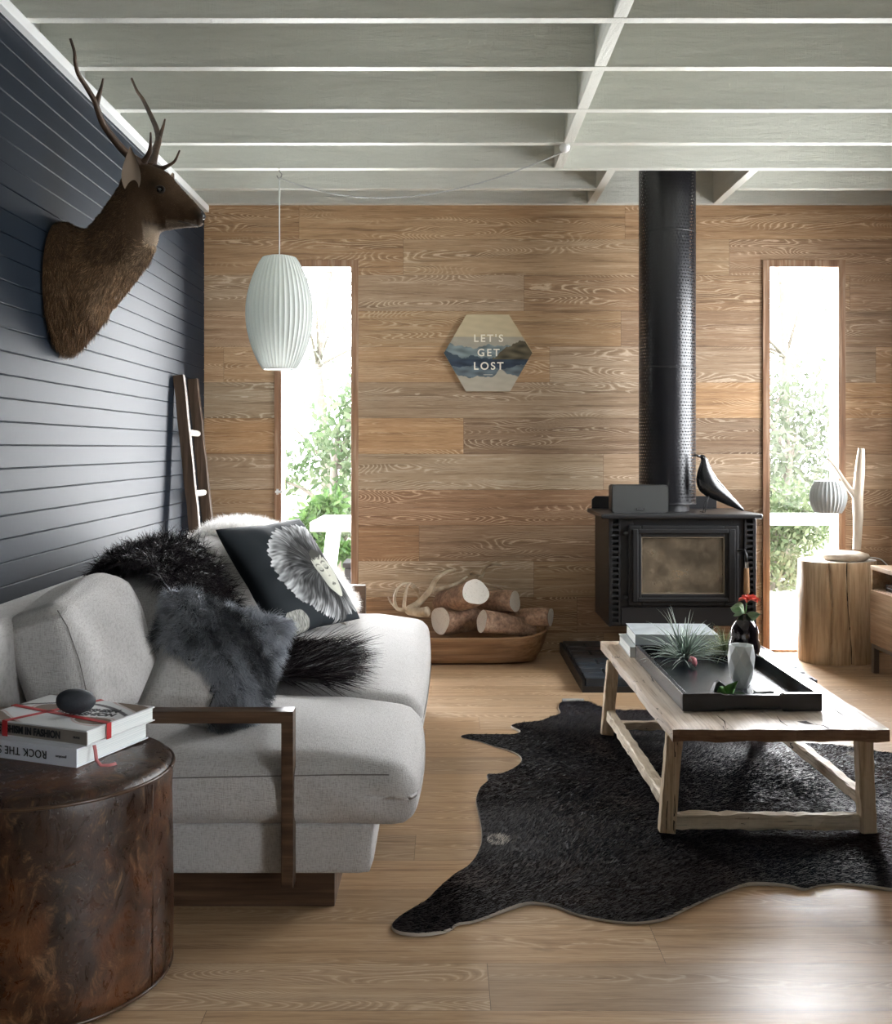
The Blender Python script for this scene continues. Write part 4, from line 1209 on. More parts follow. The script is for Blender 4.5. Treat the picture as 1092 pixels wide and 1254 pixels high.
# ------------------------------------------------------------------ cowhide rug
def rug():
    from mathutils.geometry import delaunay_2d_cdt
    px = [(480,1137),(489,1127),(506,1116),(522,1106),(537,1091),(556,1075),(575,1062),(588,1040),(590,1022),(586,1000),(583,982),(588,966),(597,958),(597,951),(612,951),(628,945),(638,935),(636,927),(622,920),(605,915),(588,909),(565,903.5),(572,900),(600,901),(628,902),(637,898),
          (626,891),(640,887),(662,885),(675,880),(686,875),(684,868),(688,862),(712,861),(724,864),(738,869),(760,872),(790,871),(803,875),(840,882),(880,886),(915,893),(955,903),(985,911),(1015,913),(1045,917),(1068,921),(1092,924),(1180,934),(1290,946)]
    out = [ground(*p) for p in px] + [(2.16, 3.62), (2.24, 3.3), (2.12, 3.05), (2.0, 2.86), (1.7, 2.80)]
    px2 = [(1180,1098),(1130,1094),(1092,1092),(1060,1087),(1030,1084),(1002,1086),(985,1091),(970,1088),(955,1086),(935,1085),(912,1086),(890,1093),(862,1104),(838,1116),(812,1128),(785,1132),(757,1131),(725,1126),(700,1120),(680,1112),(662,1109),(645,1109),(622,1116),(600,1124),(578,1131),(560,1134),(548,1142),(528,1146),(505,1147),(487,1144)]
    out += [ground(*p) for p in px2]
    n = len(out); sm = []
    for i in range(n):
        p0, p1, p2, p3 = [Vector(out[(i+k-1) % n]) for k in range(4)]
        for s in range(5):
            t = s/5
            sm.append(.5*((2*p1)+(-p0+p2)*t+(2*p0-5*p1+4*p2-p3)*t*t+(-p0+3*p1-3*p2+p3)*t**3))
    rng = random.Random(3); N = len(sm)
    def h(x, y): return .0075 + .0035*math.sin(x*7+y*4)*math.sin(y*6.3-x*2) + .002*math.sin(x*17+y*11)
    bx0, bx1 = min(p.x for p in sm), max(p.x for p in sm); by0, by1 = min(p.y for p in sm), max(p.y for p in sm)
    pts = list(sm); edges = [(i, (i+1) % N) for i in range(N)]
    def inside(x, y):
        c = False
        for i in range(N):
            a, b_ = sm[i], sm[(i+1) % N]
            if (a.y > y) != (b_.y > y) and x < (b_.x-a.x)*(y-a.y)/(b_.y-a.y)+a.x: c = not c
        return c
    x = bx0
    while x < bx1:
        y = by0
        while y < by1:
            q = Vector((x+rng.uniform(-.006,.006), y+rng.uniform(-.006,.006)))
            if inside(q.x, q.y): pts.append(q)
            y += .04
        x += .04
    vo, eo, fo, *_ = delaunay_2d_cdt(pts, edges, [], 1, 1e-5)
    T = thing('cowhide_rug', 'very dark brown cowhide rug spread under the coffee table', 'rug', (1.2, 3.4, 0))
    top = MB(); top.add([(p.x, p.y, h(p.x, p.y)) for p in vo], [tuple(f) if (Vector(vo[f[1]])-Vector(vo[f[0]])).cross(Vector(vo[f[2]])-Vector(vo[f[0]])) > 0 else tuple(f[::-1]) for f in fo])
    m = NT('cowhide_hair_base'); c = m.coord(); nz = m.noise(m.scale(c, (1, 1.6, 1)), 3.0, 5, .6, .5)
    m.set(color=m.ramp(nz, [(.3, (.006,.004,.005)), (.55, (.014,.010,.011)), (.72, (.035,.020,.016))]), rough=.5, spec=.15)
    m.bump(m.noise(m.scale(c, (60, 220, 1)), 1.0, 3), .5, .003)
    make('hide', top, m.m, T, smooth=True)
    sk = MB(); r0 = []; r1 = []; r2 = []
    for i in range(N):
        t = (sm[(i+1) % N]-sm[i-1]).normalized(); nn = Vector((-t.y, t.x))   # outline runs clockwise seen from above
        p = sm[i]; hh = h(p.x, p.y)
        q = p + nn*.0022; s = p + nn*.0005
        r0.append((p.x, p.y, hh)); r1.append((q.x, q.y, max(.002, hh*.45))); r2.append((s.x, s.y, .0005))
    sk.add(r0+r1+r2, [(i, (i+1) % N, N+(i+1) % N, N+i) for i in range(N)] + [(N+i, N+(i+1) % N, 2*N+(i+1) % N, 2*N+i) for i in range(N)])
    make('edge', sk, plain('pale_hide_edge', (.55,.50,.44), .8), T, smooth=True)
    # short hair lying along the hide, with swirls
    P, Nn = sample(top, 210000, 4); n = len(P); r = np.random.default_rng(4)
    a = .6*np.sin(P[:,0]*3.1+np.sin(P[:,1]*2.7)*1.3) + .5*np.sin(P[:,1]*4.3+P[:,0]*1.9)
    D = np.stack([np.cos(a)*.95, np.sin(a)*.95, .15+.13*np.sin(P[:,0]*9+np.sin(P[:,1]*7)*2)*np.sin(P[:,1]*8)], axis=1)
    w1 = .5+.5*np.sin(P[:,0]*5+np.sin(P[:,1]*6)*1.5+1); w2 = .5+.5*np.sin(P[:,1]*7+np.sin(P[:,0]*4)*2)
    k = (w1*w2)[:,None]
    C = (np.array([[.0085,.0095,.015]])*(1-k) + np.array([[.034,.018,.015]])*k)*(.5+1.1*r.random((n,1)))  # blue tint in the dark hair stands in for reflected sky sheen
    wx, wy = ground(597, 1032)
    spot = ((P[:,0]-wx-.03)**2/.0012 + (P[:,1]-wy)**2/.0018) < 1; C[spot] = (.6,.55,.5)
    wx, wy = ground(1045, 928); spot = ((P[:,0]-wx)**2/.0008 + (P[:,1]-wy)**2/.002) < 1; C[spot] = (.6,.55,.5)
    fur('hair', P, D, .016, .0015, M['cowhair'], T, C, segs=1, droop=0, curl=0, clump=.07, cf=10, seed=21)
    # the shank that curls up showing its grey underside
    gx, gy = ground(700, 861)
    b = MB(); b.sheet(lambda u, v: (gx-.045+.10*u, gy+.012*math.cos(v*3.6), .006+.016*math.sin(v*3.3)), 6, 8)
    b2 = MB(); b2.add(b.v, b.f); b2.add([(p[0], p[1]-.002, p[2]-.003) for p in b.v], [f[::-1] for f in b.f])
    make('curled_shank', b2, plain('grey_hide_underside', (.34,.33,.31), .8), T, smooth=True)
rug()

# ------------------------------------------------------------------ low rustic coffee table
ZT = .349
def aged(name, axis, dark=(.16,.095,.055), mid=(.38,.27,.18), light=(.60,.49,.38), cracks=True, rough=.6):
    t = NT(name); sc = [26, 26, 26]; sc[axis] = 1.3
    n1 = t.noise(t.scale(t.coord(), sc), 1.0, 5, .65, .6)
    sc2 = [130]*3; sc2[axis] = 4; n2 = t.noise(t.scale(t.coord(), sc2), 1.0, 3, .6)
    blotch = t.noise(t.coord(), 5, 4, .6)
    c = t.ramp(n1, [(.24, dark), (.42, mid), (.70, light)])
    c = t.mix(t.ramp(blotch, [(.4, (0,)*3), (.7, (.55,)*3)]), c, light)
    c = t.mix(.7, c, t.mix(1.0, c, t.ramp(n2, [(.28, (.5,.45,.4)), (.5, (1,1,1))]), 'MULTIPLY'))
    h = t.math('ADD', n1, n2)
    if cracks:
        sc3 = [13, 13, 13]; sc3[axis] = .9
        cr = t.noise(t.scale(t.coord(), sc3), 1.0, 3, .5, 1.6)
        line = t.math('LESS_THAN', t.math('ABSOLUTE', t.math('SUBTRACT', cr, .5)), .0045)
        gate = t.math('GREATER_THAN', t.noise(t.coord(), 7, 1), .56)
        line = t.math('MULTIPLY', line, gate)
        c = t.mix(t.math('MULTIPLY', line, .9), c, (.02,.012,.008)); h = t.math('SUBTRACT', h, t.math('MULTIPLY', line, 2.0))
    t.set(color=c, rough=rough, spec=.35); t.bump(h, .5, .003); return t.m
def rough_bar(b, a, c, w_, h_, seed, n=14, amp=.003):
    """hand-hewn rectangular bar from a to c"""
    r = random.Random(seed); a = Vector(a); c = Vector(c); t = (c-a).normalized()
    up = Vector((0,0,1)) if abs(t.z) < .8 else Vector((0,1,0))
    s = t.cross(up).normalized(); u = s.cross(t).normalized(); vs = []
    for i in range(n+1):
        p = a.lerp(c, i/n); k = 8
        for (sa, sb) in ((-1,-.8),(-.8,-1),(.8,-1),(1,-.8),(1,.8),(.8,1),(-.8,1),(-1,.8)):
            vs.append(p + s*(sa*w_/2 + r.uniform(-amp, amp)) + u*(sb*h_/2 + r.uniform(-amp, amp)))
    fs = [(i*8+k, i*8+(k+1) % 8, (i+1)*8+(k+1) % 8, (i+1)*8+k) for i in range(n) for k in range(8)] + [tuple(range(8))[::-1], tuple(n*8+k for k in range(8))]
    b.add(vs, fs)
def table():
    T = thing('coffee_table', 'low rustic reclaimed-timber coffee table on the cowhide rug', 'coffee table', (1.0, 3.8, .008))
    x0, x1, y0, y1 = .684, 1.335, 3.115, 4.545
    edge = aged('aged_table_end_grain', 0, (.05,.03,.02), (.17,.09,.05), (.30,.18,.11), cracks=False)
    topm = aged('weathered_elm_top', 1, (.20,.125,.08), (.46,.36,.27), (.64,.56,.48), rough=.42)
    b = MB(); r = random.Random(5); nx, ny = 30, 50
    def ed(i, j):
        u = i/nx; v = j/ny
        x = x0+(x1-x0)*u; y = y0+(y1-y0)*v
        if i in (0, nx): x += .002*math.sin(v*17)+.001*math.sin(v*47)
        if j == 0: y += .003*math.sin(u*19)+.002*math.sin(u*53)
        z = ZT - .0025*(1 if i in (0, nx) or j in (0, ny) else 0)
        return x, y, z
    b.mi = 0
    tp = [[ed(i, j) for j in range(ny+1)] for i in range(nx+1)]
    vs = [p for row in tp for p in row]
    b.add(vs, [(i*(ny+1)+j, (i+1)*(ny+1)+j, (i+1)*(ny+1)+j+1, i*(ny+1)+j+1) for i in range(nx) for j in range(ny)])
    bot = [(p[0], p[1], ZT-.038-.002*math.sin(p[0]*40)) for p in vs]
    b.add(bot, [(i*(ny+1)+j, i*(ny+1)+j+1, (i+1)*(ny+1)+j+1, (i+1)*(ny+1)+j) for i in range(nx) for j in range(ny)])
    def side(idx, mi):
        b.mi = mi
        a = [vs[k] for k in idx]; c = [(p[0], p[1], p[2]-.018) for p in a]; d = [bot[k] for k in idx]
        m_ = len(idx); b.add(a+c+d, [(k, k+1, m_+k+1, m_+k) for k in range(m_-1)] + [(m_+k, m_+k+1, 2*m_+k+1, 2*m_+k) for k in range(m_-1)])
    W = ny+1
    side([i*W for i in range(nx+1)], 1); side([i*W+ny for i in range(nx+1)], 1); side([j for j in range(W)], 0); side([nx*W+j for j in range(W)], 0)
    make('tabletop', b, [topm, edge], T)
    # small break and splits in the surface at the near edge
    k = MB()
    for pts in (((1.085, 3.20), (1.115, 3.205), (1.125, 3.165), (1.10, 3.172)),):
        k.prism(list(pts), ZT-.006, ZT+.0004, axis='z')
    make('chipped_hollow', k, plain('dark_split_in_wood', (.03,.018,.01), .9), T)
    for c in (((.85, 3.14), (.862, 3.20), (.858, 3.28)), ((1.04, 3.13), (1.035, 3.20), (1.045, 3.27)), ((1.12, 3.17), (1.15, 3.15), (1.155, 3.12)), ((1.262, 3.19), (1.255, 3.30), (1.258, 3.42))):
        k = MB(); k.tube([(p[0], p[1], ZT-.0004) for p in c], [.0006, .0022, .0005], 5); make('split', k, bpy.data.materials['dark_split_in_wood'], T)
    legm = aged('weathered_leg_timber', 2, (.18,.11,.06), (.55,.40,.25), (.74,.60,.43))
    for (xt, xb, yt, yb_) in ((.705, .682, 3.19, 3.197), (1.285, 1.300, 3.19, 3.197), (.697, .668, 4.30, 4.275), (1.290, 1.305, 4.30, 4.275)):
        b = MB(); rough_bar(b, (xb, yb_, .0135), (xt, yt, ZT-.038), .048, .042, int(xb*1000), 10, .0015); make('leg', b, legm, T)
    sm_ = aged('weathered_stretcher_side', 1, (.18,.12,.07), (.55,.43,.30), (.74,.64,.50)); sx = aged('weathered_stretcher_end', 0, (.18,.12,.07), (.58,.46,.32), (.76,.66,.52))
    for x in (.685, 1.298):
        b = MB(); rough_bar(b, (x, 3.215, .105), (x-.004, 4.27, .095), .035, .040, int(x*77), 26, .0028); make('stretcher', b, sm_, T)
    for y, z, hh in ((3.205, .040, .046), (4.285, .045, .034)):
        b = MB(); rough_bar(b, (.70, y, z+.004), (1.285, y, z), .034, hh, int(y*10), 20, .0032); make('stretcher', b, sx, T)
table()

def tray():
    x0, x1, y0, y1 = .760, 1.206, 3.318, 4.145; z0 = ZT+.0015; z1 = ZT+.058
    m = NT('black_lacquered_tray'); c = m.coord(); nz = m.noise(m.scale(c, (3, 60, 3)), 4, 3)
    m.set(color=(.012,.014,.019), rough=.26, spec=.55)
    T = thing('serving_tray', 'large rectangular black wooden tray on the coffee table', 'tray', ((x0+x1)/2, (y0+y1)/2, z0))
    b = MB(); b.box(x0+.01, x1-.01, y0+.01, y1-.01, z0+.004, z0+.014); make('base', b, m.m, T)
    def endp(y):
        pts = [(x0, z0), (x0+.135, z0), (x0+.145, z0+.016), (x1-.135, z0+.016), (x1-.125, z0), (x1, z0), (x1, z1), (x1-.12, z1), (x1-.135, z1-.005), (x0+.135, z1-.005), (x0+.12, z1), (x0, z1)]
        q = MB(); q.prism(pts, y, y+.018, axis='y'); make('end_wall', q, m.m, T, bevel=.0018)
    endp(y0); endp(y1-.018)
    for x in (x0, x1-.016):
        b = MB(); b.box(x, x+.016, y0+.018, y1-.018, z0+.001, z1); make('side_wall', b, m.m, T, bevel=.0018)
    return z0+.014
ZTR = tray()

# vases, air plants, stone, tea light
def vase_black():
    cx, cy = at(911, 800, 3.74)[0], 3.74
    T = thing('bud_vase', 'dark gourd-shaped vase holding one red bloom on the tray', 'vase', (cx, cy, ZTR))
    m = plain('dark_aubergine_glaze', (.018,.012,.014), .12, spec=.7)
    prof = [(0, 0), (.017, 0), (.018, .003), (.016, .012), (.024, .035), (.044, .072), (.056, .100), (.0565, .120), (.050, .140), (.0485, .152), (.050, .165), (.046, .185), (.034, .205), (.020, .219), (.0135, .226), (.0125, .232), (.009, .230), (.009, .21)]
    b = MB(); b.lathe(prof, (cx, cy, ZTR), 48); o = make('body', b, m, T, smooth=True)
    st = MB(); top = ZTR+.232
    st.tube([(cx, cy, top-.03), (cx+.006, cy, top+.012), (cx+.010, cy-.004, top+.045)], .0022, 6); make('stem', st, plain('green_stem', (.10,.20,.06), .5), T, smooth=True)
    lm = NT('striped_leaf'); s = lm.sep(lm.coord()); 
    lm.set(color=lm.mix(lm.noise(lm.scale(lm.coord(), (40, 40, 300)), 1.0, 2), (.16,.36,.13), (.60,.74,.55)), rough=.35)
    def leaf(base, ax, side, L, W_, cup, par, mt):
        ax = Vector(ax).normalized(); side = Vector(side).normalized(); nn = ax.cross(side)
        q = MB()
        def fn(u, v):
            w = W_*math.sin(math.pi*min(.98, max(.03, u))**.75)*.5; t = (v-.5)*2
            return Vector(base) + ax*L*u + side*w*t + nn*(cup*t*t*w*2 - .25*L*u*u)
        q.sheet(fn, 14, 8); n0 = list(q.v); q.add([p for p in n0], [])
        q2 = MB(); q2.add(n0, q.f); q2.add([Vector(p)-nn*.0009 for p in n0], [f[::-1] for f in q.f]); make('leaf', q2, mt, par, smooth=True)
    leaf((cx, cy, top-.004), (-.9, -.1, .55), (.35, -.4, .8), .062, .050, .5, T, lm.m)
    leaf((cx+.002, cy, top-.004), (-.55, -.5, .42), (.5, .3, .8), .050, .046, .6, T, lm.m)
    leaf((cx+.003, cy-.004, top-.006), (.85, -.35, .05), (.1, -.3, 1), .052, .046, .5, T, lm.m)
    fm = NT('red_petal'); fm.set(color=fm.mix(fm.noise(fm.coord(), 60, 3), (.70,.06,.08), (.90,.30,.18)), rough=.45)
    q = MB(); c = Vector((cx+.017, cy-.006, top+.048)); rg = random.Random(2)
    for ring, (k, rad, tilt) in enumerate(((6, .037, .25), (5, .029, .8), (4, .018, 1.2))):
        for i in range(k):
            a = 2*math.pi*i/k + ring*.5; d = Vector((math.cos(a)*math.cos(tilt), math.sin(a)*math.cos(tilt), math.sin(tilt)))
            sd = Vector((-math.sin(a), math.cos(a), 0)); nn = d.cross(sd)
            q.sheet(lambda u, v: c + d*rad*u + sd*(rad*.62*math.sin(math.pi*min(.94, .12+u*.8))*(v-.5)*1.5) + nn*rad*(.35*(v-.5)**2*4*u - .4*u*u), 6, 6)
    make('petals', q, fm.m, T, smooth=True)
    q = MB(); q.ball(c+Vector((0,0,.006)), .005, 8, 6); make('flower_centre', q, plain('yellow_stamens', (.85,.5,.08), .6), T, smooth=True)
    return leaf, lm
LEAF, LM = vase_black()

def facet_cup():
    cx, cy = at(907.5, 820, 3.585)[0], 3.585
    m = plain('matt_white_porcelain', (.74,.77,.77), .5)
    b = MB(); rings = [(.021, 0, 0), (.036, .035, .5), (.0445, .075, 0), (.046, .110, .5), (.041, .148, 0)]; n = 8; vs = []
    for r, z, o in rings:
        for k in range(n):
            a = 2*math.pi*(k+o)/n; vs.append((cx+r*math.cos(a), cy+r*math.sin(a), ZTR+z))
    fs = []
    for i in range(4):
        o = rings[i][2]
        for k in range(n):
            k2 = (k+1) % n; A, B = i*n+k, i*n+k2; C, D = (i+1)*n+k, (i+1)*n+k2
            if o == 0: fs += [(A, B, C), (B, D, C)]
            else: fs += [(A, B, D), (A, D, C)]
    inner = [(.0375, .147), (.034, .09), (.020, .012)]
    base = len(vs)
    for r, z in inner:
        for k in range(n): a = 2*math.pi*k/n; vs.append((cx+r*math.cos(a), cy+r*math.sin(a), ZTR+z))
    for k in range(n): k2 = (k+1) % n; fs.append((4*n+k, 4*n+k2, base+k2, base+k))
    for i in range(2):
        for k in range(n): k2 = (k+1) % n; fs.append((base+i*n+k, base+i*n+k2, base+(i+1)*n+k2, base+(i+1)*n+k))
    fs.append(tuple(base+2*n+k for k in range(n))); fs.append(tuple(range(n))[::-1])
    b.add(vs, fs); o = make('faceted_vase', b, m, None, loc=(cx, cy, ZTR), bevel=.0006)
    set_props(o, 'small white faceted porcelain vase in front of the dark bud vase', 'vase')
facet_cup()

def airplant(label, c, nl, L0, seed, c0, c1, up=.35, bud=False, wd=.0062):
    T = thing('air_plant', label, 'air plant', c); rg = np.random.default_rng(seed); b = MB(); cols = []
    for i in range(nl):
        a = rg.random()*2*math.pi; el = up + rg.random()*(1.45-up) if rg.random() > .35 else rg.uniform(.02, .5); L = L0*rg.uniform(.55, 1.1)
        d = Vector((math.cos(a)*math.cos(el), math.sin(a)*math.cos(el), math.sin(el))); p = Vector(c) + Vector((0,0,.018)) + d*.006
        side = d.cross(Vector((0,0,1)));  side = side.normalized() if side.length > .01 else Vector((1,0,0))
        pts = []; n = 9; dr = rg.uniform(.10, .34) if el > .8 else rg.uniform(.12, .28); sw = rg.uniform(-.08, .08)
        for k in range(n+1):
            pts.append(p.copy()); p = p + d*(L/n); d = (d + Vector((0,0,-1))*dr*(k/n)*.9 + side*sw).normalized()
            if p.z < c[2]+.004: p.z = c[2]+.004; d.z = abs(d.z)*.3
        vs = []
        for k, q in enumerate(pts):
            w_ = wd*(1-(k/n))**.8*.5 + .0003; nn = (pts[min(k+1, n)]-pts[max(k-1, 0)]).normalized().cross(side)
            vs += [q - side*w_ + nn*w_*.5, q - nn*w_*.25, q + side*w_ + nn*w_*.5, q + nn*w_*.1]
            u = rg.random()*.25 + k/n*.6; cc = np.array(c0)*(1-u)+np.array(c1)*u; cols += [(*cc, 1)]*4
        b.add(vs, [(k*4+j, k*4+(j+1) % 4, (k+1)*4+(j+1) % 4, (k+1)*4+j) for k in range(n) for j in range(4)])
    make('leaves', b, M['leafy'], T, smooth=True, colors=cols)
    if bud:
        q = MB(); bc = Vector(c)+Vector((.018, -.080, .030))
        q.tube([bc+Vector((-.012, .030, -.01)), bc+Vector((-.004, .010, .004)), bc, bc+Vector((.004, -.008, -.012)), bc+Vector((.006, -.012, -.022))], [.003, .010, .0125, .009, .001], 10)
        make('flower_bud', q, plain('pink_bud', (.85,.26,.30), .5), T, smooth=True)
M['leafy'] = furmat('air_plant_leaf', .55, .3)
def plants():
    c1 = at(836, 812, 4.0); airplant('spiky silver-green air plant with a pink bud on the tray', (c1[0], 3.985, ZTR), 120, .205, 3, (.14,.21,.16), (.60,.68,.62), up=.38, bud=True, wd=.0085)
    c2 = at(886, 800, 4.08); airplant('smaller olive-green fine-leaved air plant behind the dark vase', (c2[0], 4.055, ZTR), 220, .125, 8, (.12,.15,.07), (.46,.54,.32), up=.15, wd=.0034)
plants()
def trayitems():
    x, y = at(882, 845, 3.44)[0], 3.44
    b = MB(); b.prism([(-.042, 0), (-.030, .018), (-.018, .050), (-.006, .058), (.010, .046), (.034, .020), (.040, 0)], -.024, .024, axis='y', M=Matrix.Translation((x, y, ZTR)))
    b.v = [(p[0], y + (p[1]-y)*(1-.55*(p[2]-ZTR)/.058), p[2]) for p in b.v]
    m = NT('rough_black_mineral'); m.set(color=(.012,.013,.017), rough=.45); m.bump(m.noise(m.coord(), 60, 4), .8, .006)
    o = make('mineral_stone', b, m.m, None, loc=(x, y, ZTR), bevel=.002); set_props(o, 'small dark pointed stone near the front of the tray', 'stone')
    T = thing('leaf_sprig', 'glossy green leaf sprig lying by the dark stone on the tray', 'leaf', (x+.03, y-.035, ZTR))
    g = NT('glossy_green_leaf'); g.set(color=g.mix(g.noise(g.coord(), 30, 2), (.04,.16,.03), (.16,.34,.08)), rough=.3)
    LEAF((x+.022, y-.040, ZTR+.002), (.18, -.1, 1.0), (1, .3, .1), .072, .044, .7, T, g.m)
    LEAF((x+.018, y-.036, ZTR+.002), (-.75, -.2, .9), (.7, .2, .7), .066, .040, .6, T, g.m)
    LEAF((x+.024, y-.040, ZTR+.002), (.9, -.2, .42), (-.1, .3, .8), .055, .034, .6, T, LM.m)
    x2, y2 = at(935, 842, 3.50)[0], 3.50
    T = thing('tealight_box', 'tiny pale lidded box at the foot of the white faceted vase', 'box', (x2, y2, ZTR))
    b = MB(); b.box(x2-.030, x2+.030, y2-.016, y2+.016, ZTR, ZTR+.010); make('tray', b, plain('pale_box', (.70,.73,.74), .4), T, bevel=.001)
    b = MB(); b.box(x2-.004, x2+.030, y2-.017, y2+.010, ZTR+.010, ZTR+.0125); make('lid', b, plain('grey_lid', (.25,.27,.28), .4), T, bevel=.0005)
trayitems()
def table_books():
    gp = plain('grey_cover_reflection', (.42,.46,.48), .22, vary=.3)  # plain grey cover; the window's reflection is put into its mottled colour
    book('wide pale grey book with its end showing, lower of two behind the tray', (1.075, 4.170, ZT+.001), R(-1), .330, .30, .042, plain('pale_cover', (.52,.56,.58), .3), M['pages'], name='book')
    book('thick grey book, upper of two behind the tray', (1.105, 4.185, ZT+.0435), R(-2), .335, .27, .046, gp, M['pages'], name='book')
table_books()

# ------------------------------------------------------------------ trough of logs and shed antlers
def basket():
    x0, x1, cy = -.47, .585, 5.835
    T = thing('log_trough', 'long carved wooden trough holding split logs against the oak wall', 'trough', ((x0+x1)/2, cy, 0))
    m = timber('worn_trough_wood', (.13,.065,.03), (.27,.15,.075), (.42,.26,.15), axis=0, k=.7, rough=.6, bump=.5)
    N = 64
    def ring(kx, ky, z, lift=0.0):
        out = []
        for k in range(N):
            a = 2*math.pi*k/N; c, s = math.cos(a), math.sin(a)
            x = (x0+x1)/2 + (x1-x0)/2*kx*math.copysign(abs(c)**.62, c); y = cy + .19*ky*math.copysign(abs(s)**.75, s)
            out.append((x, y, z + lift*abs(c)**6))
        return out
    rs = [ring(.80, .52, .002), ring(.86, .70, .012), ring(.91, .84, .05, .008), ring(.96, .94, .10, .02), ring(1.0, 1.0, .152, .045), ring(.975, .935, .158, .045), ring(.93, .86, .11, .02), ring(.86, .72, .05, .01), ring(.78, .5, .030)]
    b = MB(); vs = [p for r in rs for p in r]
    fs = [(i*N+k, i*N+(k+1) % N, (i+1)*N+(k+1) % N, (i+1)*N+k) for i in range(len(rs)-1) for k in range(N)] + [tuple(range(N))[::-1], tuple((len(rs)-1)*N+k for k in range(N))]
    b.add(vs, fs); make('body', b, m, T, smooth='auto', angle=60)
basket()
def logmats():
    t = NT('log_bark'); n = t.noise(t.scale(t.coord(), (9, 9, 9)), 1.0, 5, .65); n2 = t.noise(t.coord(), 60, 4)
    t.set(color=t.mix(1.0, t.ramp(n, [(.3, (.15,.08,.05)), (.5, (.33,.20,.13)), (.72, (.50,.35,.25))]), t.ramp(n2, [(.35, (.6,.6,.6)), (.6, (1,1,1))]), 'MULTIPLY'), rough=.8); t.bump(t.math('ADD', n2, n), .5, .006)
    return t.m
M['bark_log'] = logmats()
def cutmat(c, nm='sawn_log_end'):
    t = NT(nm); x = t.new('VectorMath', operation='SUBTRACT'); t.put(x.inputs[0], t.coord()); x.inputs[1].default_value = c
    ln = t.new('VectorMath', operation='LENGTH'); t.l.new(x.outputs[0], ln.inputs[0])
    d = t.math('ADD', ln.outputs['Value'], t.math('MULTIPLY', t.noise(t.coord(), 12, 2), .02))
    ring = t.math('SINE', t.math('MULTIPLY', d, 900)); crack = t.noise(t.coord(), 22, 2, .5, 1.5)
    cl = t.math('LESS_THAN', t.math('ABSOLUTE', t.math('SUBTRACT', crack, .5)), .007)
    t.set(color=t.mix(t.math('MULTIPLY', cl, .45), t.mix(t.math('MULTIPLY', ring, .25), (.66,.62,.56), (.50,.45,.38)), (.25,.19,.14)), rough=.85); return t.m
def log(label, fx, fy, d, dirv, L, r, seed, taper=.0, squash=1.0):
    c = Vector(at(fx, fy, d)); ax = Vector(dirv).normalized(); rg = random.Random(seed)
    up = Vector((0,0,1)); s = ax.cross(up).normalized(); u = s.cross(ax).normalized()
    ph = [rg.uniform(0, 6.28) for _ in range(4)]; N = 40
    def rad(a, t): return r*(1-taper*t)*(1+.07*math.sin(2*a+ph[0])+.045*math.sin(3*a+ph[1])+.02*math.sin(5*a+ph[2]+t*2))
    T = thing('log', label, 'log', tuple(c + ax*L*.5 - Vector((0,0,r))), 'cut logs in the wooden trough')
    b = MB(); n = 12; vs = []
    for i in range(n+1):
        t = i/n
        for k in range(N):
            a = 2*math.pi*k/N; q = rad(a, t); vs.append(c + ax*L*t + s*q*math.cos(a) + u*q*squash*math.sin(a) + u*.008*math.sin(t*4+ph[3]))
    b.add(vs, [(i*N+k, i*N+(k+1) % N, (i+1)*N+(k+1) % N, (i+1)*N+k) for i in range(n) for k in range(N)])
    b.add([c+ax*L*1.0+u*.008*math.sin(4+ph[3])] + vs[n*N:(n+1)*N], [(0, 1+(k+1) % N, 1+k) for k in range(N)])
    make('bark', b, M['bark_log'], T, smooth='auto')
    b = MB(); cc = c + u*.008*math.sin(ph[3]) - ax*.0008
    b.add([cc] + [p - ax*.0008 + (cc-p)*.02 for p in vs[:N]], [(0, 1+k, 1+(k+1) % N) for k in range(N)])
    make('cut_face', b, cutmat(cc - T.location), T)
log('thick log with pale cut end tilted right, topmost in the trough', 582, 724, 5.64, (-.50, .72, -.34), .30, .084, 3, squash=.9)
log('fattest log with its cut end facing left, leftmost in the trough', 539, 758, 5.72, (.70, .55, -.06), .34, .077, 8, squash=1.05)
log('medium log tapering right with oval cut end, in the middle front of the trough', 590, 760, 5.66, (.88, .40, -.24), .33, .060, 5, taper=.35)
log('small log with oval end facing right, above the front logs', 630.5, 738, 5.74, (-.80, .50, -.03), .22, .060, 12)
log('thin log with round pale end sticking out at the trough right end', 674, 757, 5.73, (-.88, .42, -.03), .30, .048, 15)

horn = NT('shed_antler_bone'); horn.set(color=horn.ramp(horn.noise(horn.coord(), 16, 4), [(.3, (.22,.15,.09)), (.55, (.42,.34,.24)), (.75, (.60,.54,.44))]), rough=.55); horn.bump(horn.noise(horn.coord(), 90, 3), .4, .003)
M['horn_pale'] = horn.m
horn2 = NT('dark_antler'); horn2.set(color=horn2.ramp(horn2.noise(horn2.coord(), 14, 4), [(.3, (.030,.016,.009)), (.55, (.075,.042,.024)), (.8, (.16,.10,.06))]), rough=.45); horn2.bump(horn2.noise(horn2.coord(), 80, 3), .5, .004)
M['horn_dark'] = horn2.m
def smooth_path(pts, n=6):
    P = [Vector(p) for p in pts]; out = []
    for i in range(len(P)-1):
        p0 = P[max(i-1, 0)]; p1 = P[i]; p2 = P[i+1]; p3 = P[min(i+2, len(P)-1)]
        for s in range(n):
            t = s/n; out.append(.5*((2*p1)+(-p0+p2)*t+(2*p0-5*p1+4*p2-p3)*t*t+(-p0+3*p1-3*p2+p3)*t**3))
    out.append(P[-1]); return out
def horn_tube(b, pts, r0, r1, n=10):
    q = smooth_path(pts); m = len(q); b.tube(q, [r0 + (r1-r0)*(i/(m-1))**.8 for i in range(m)], n)
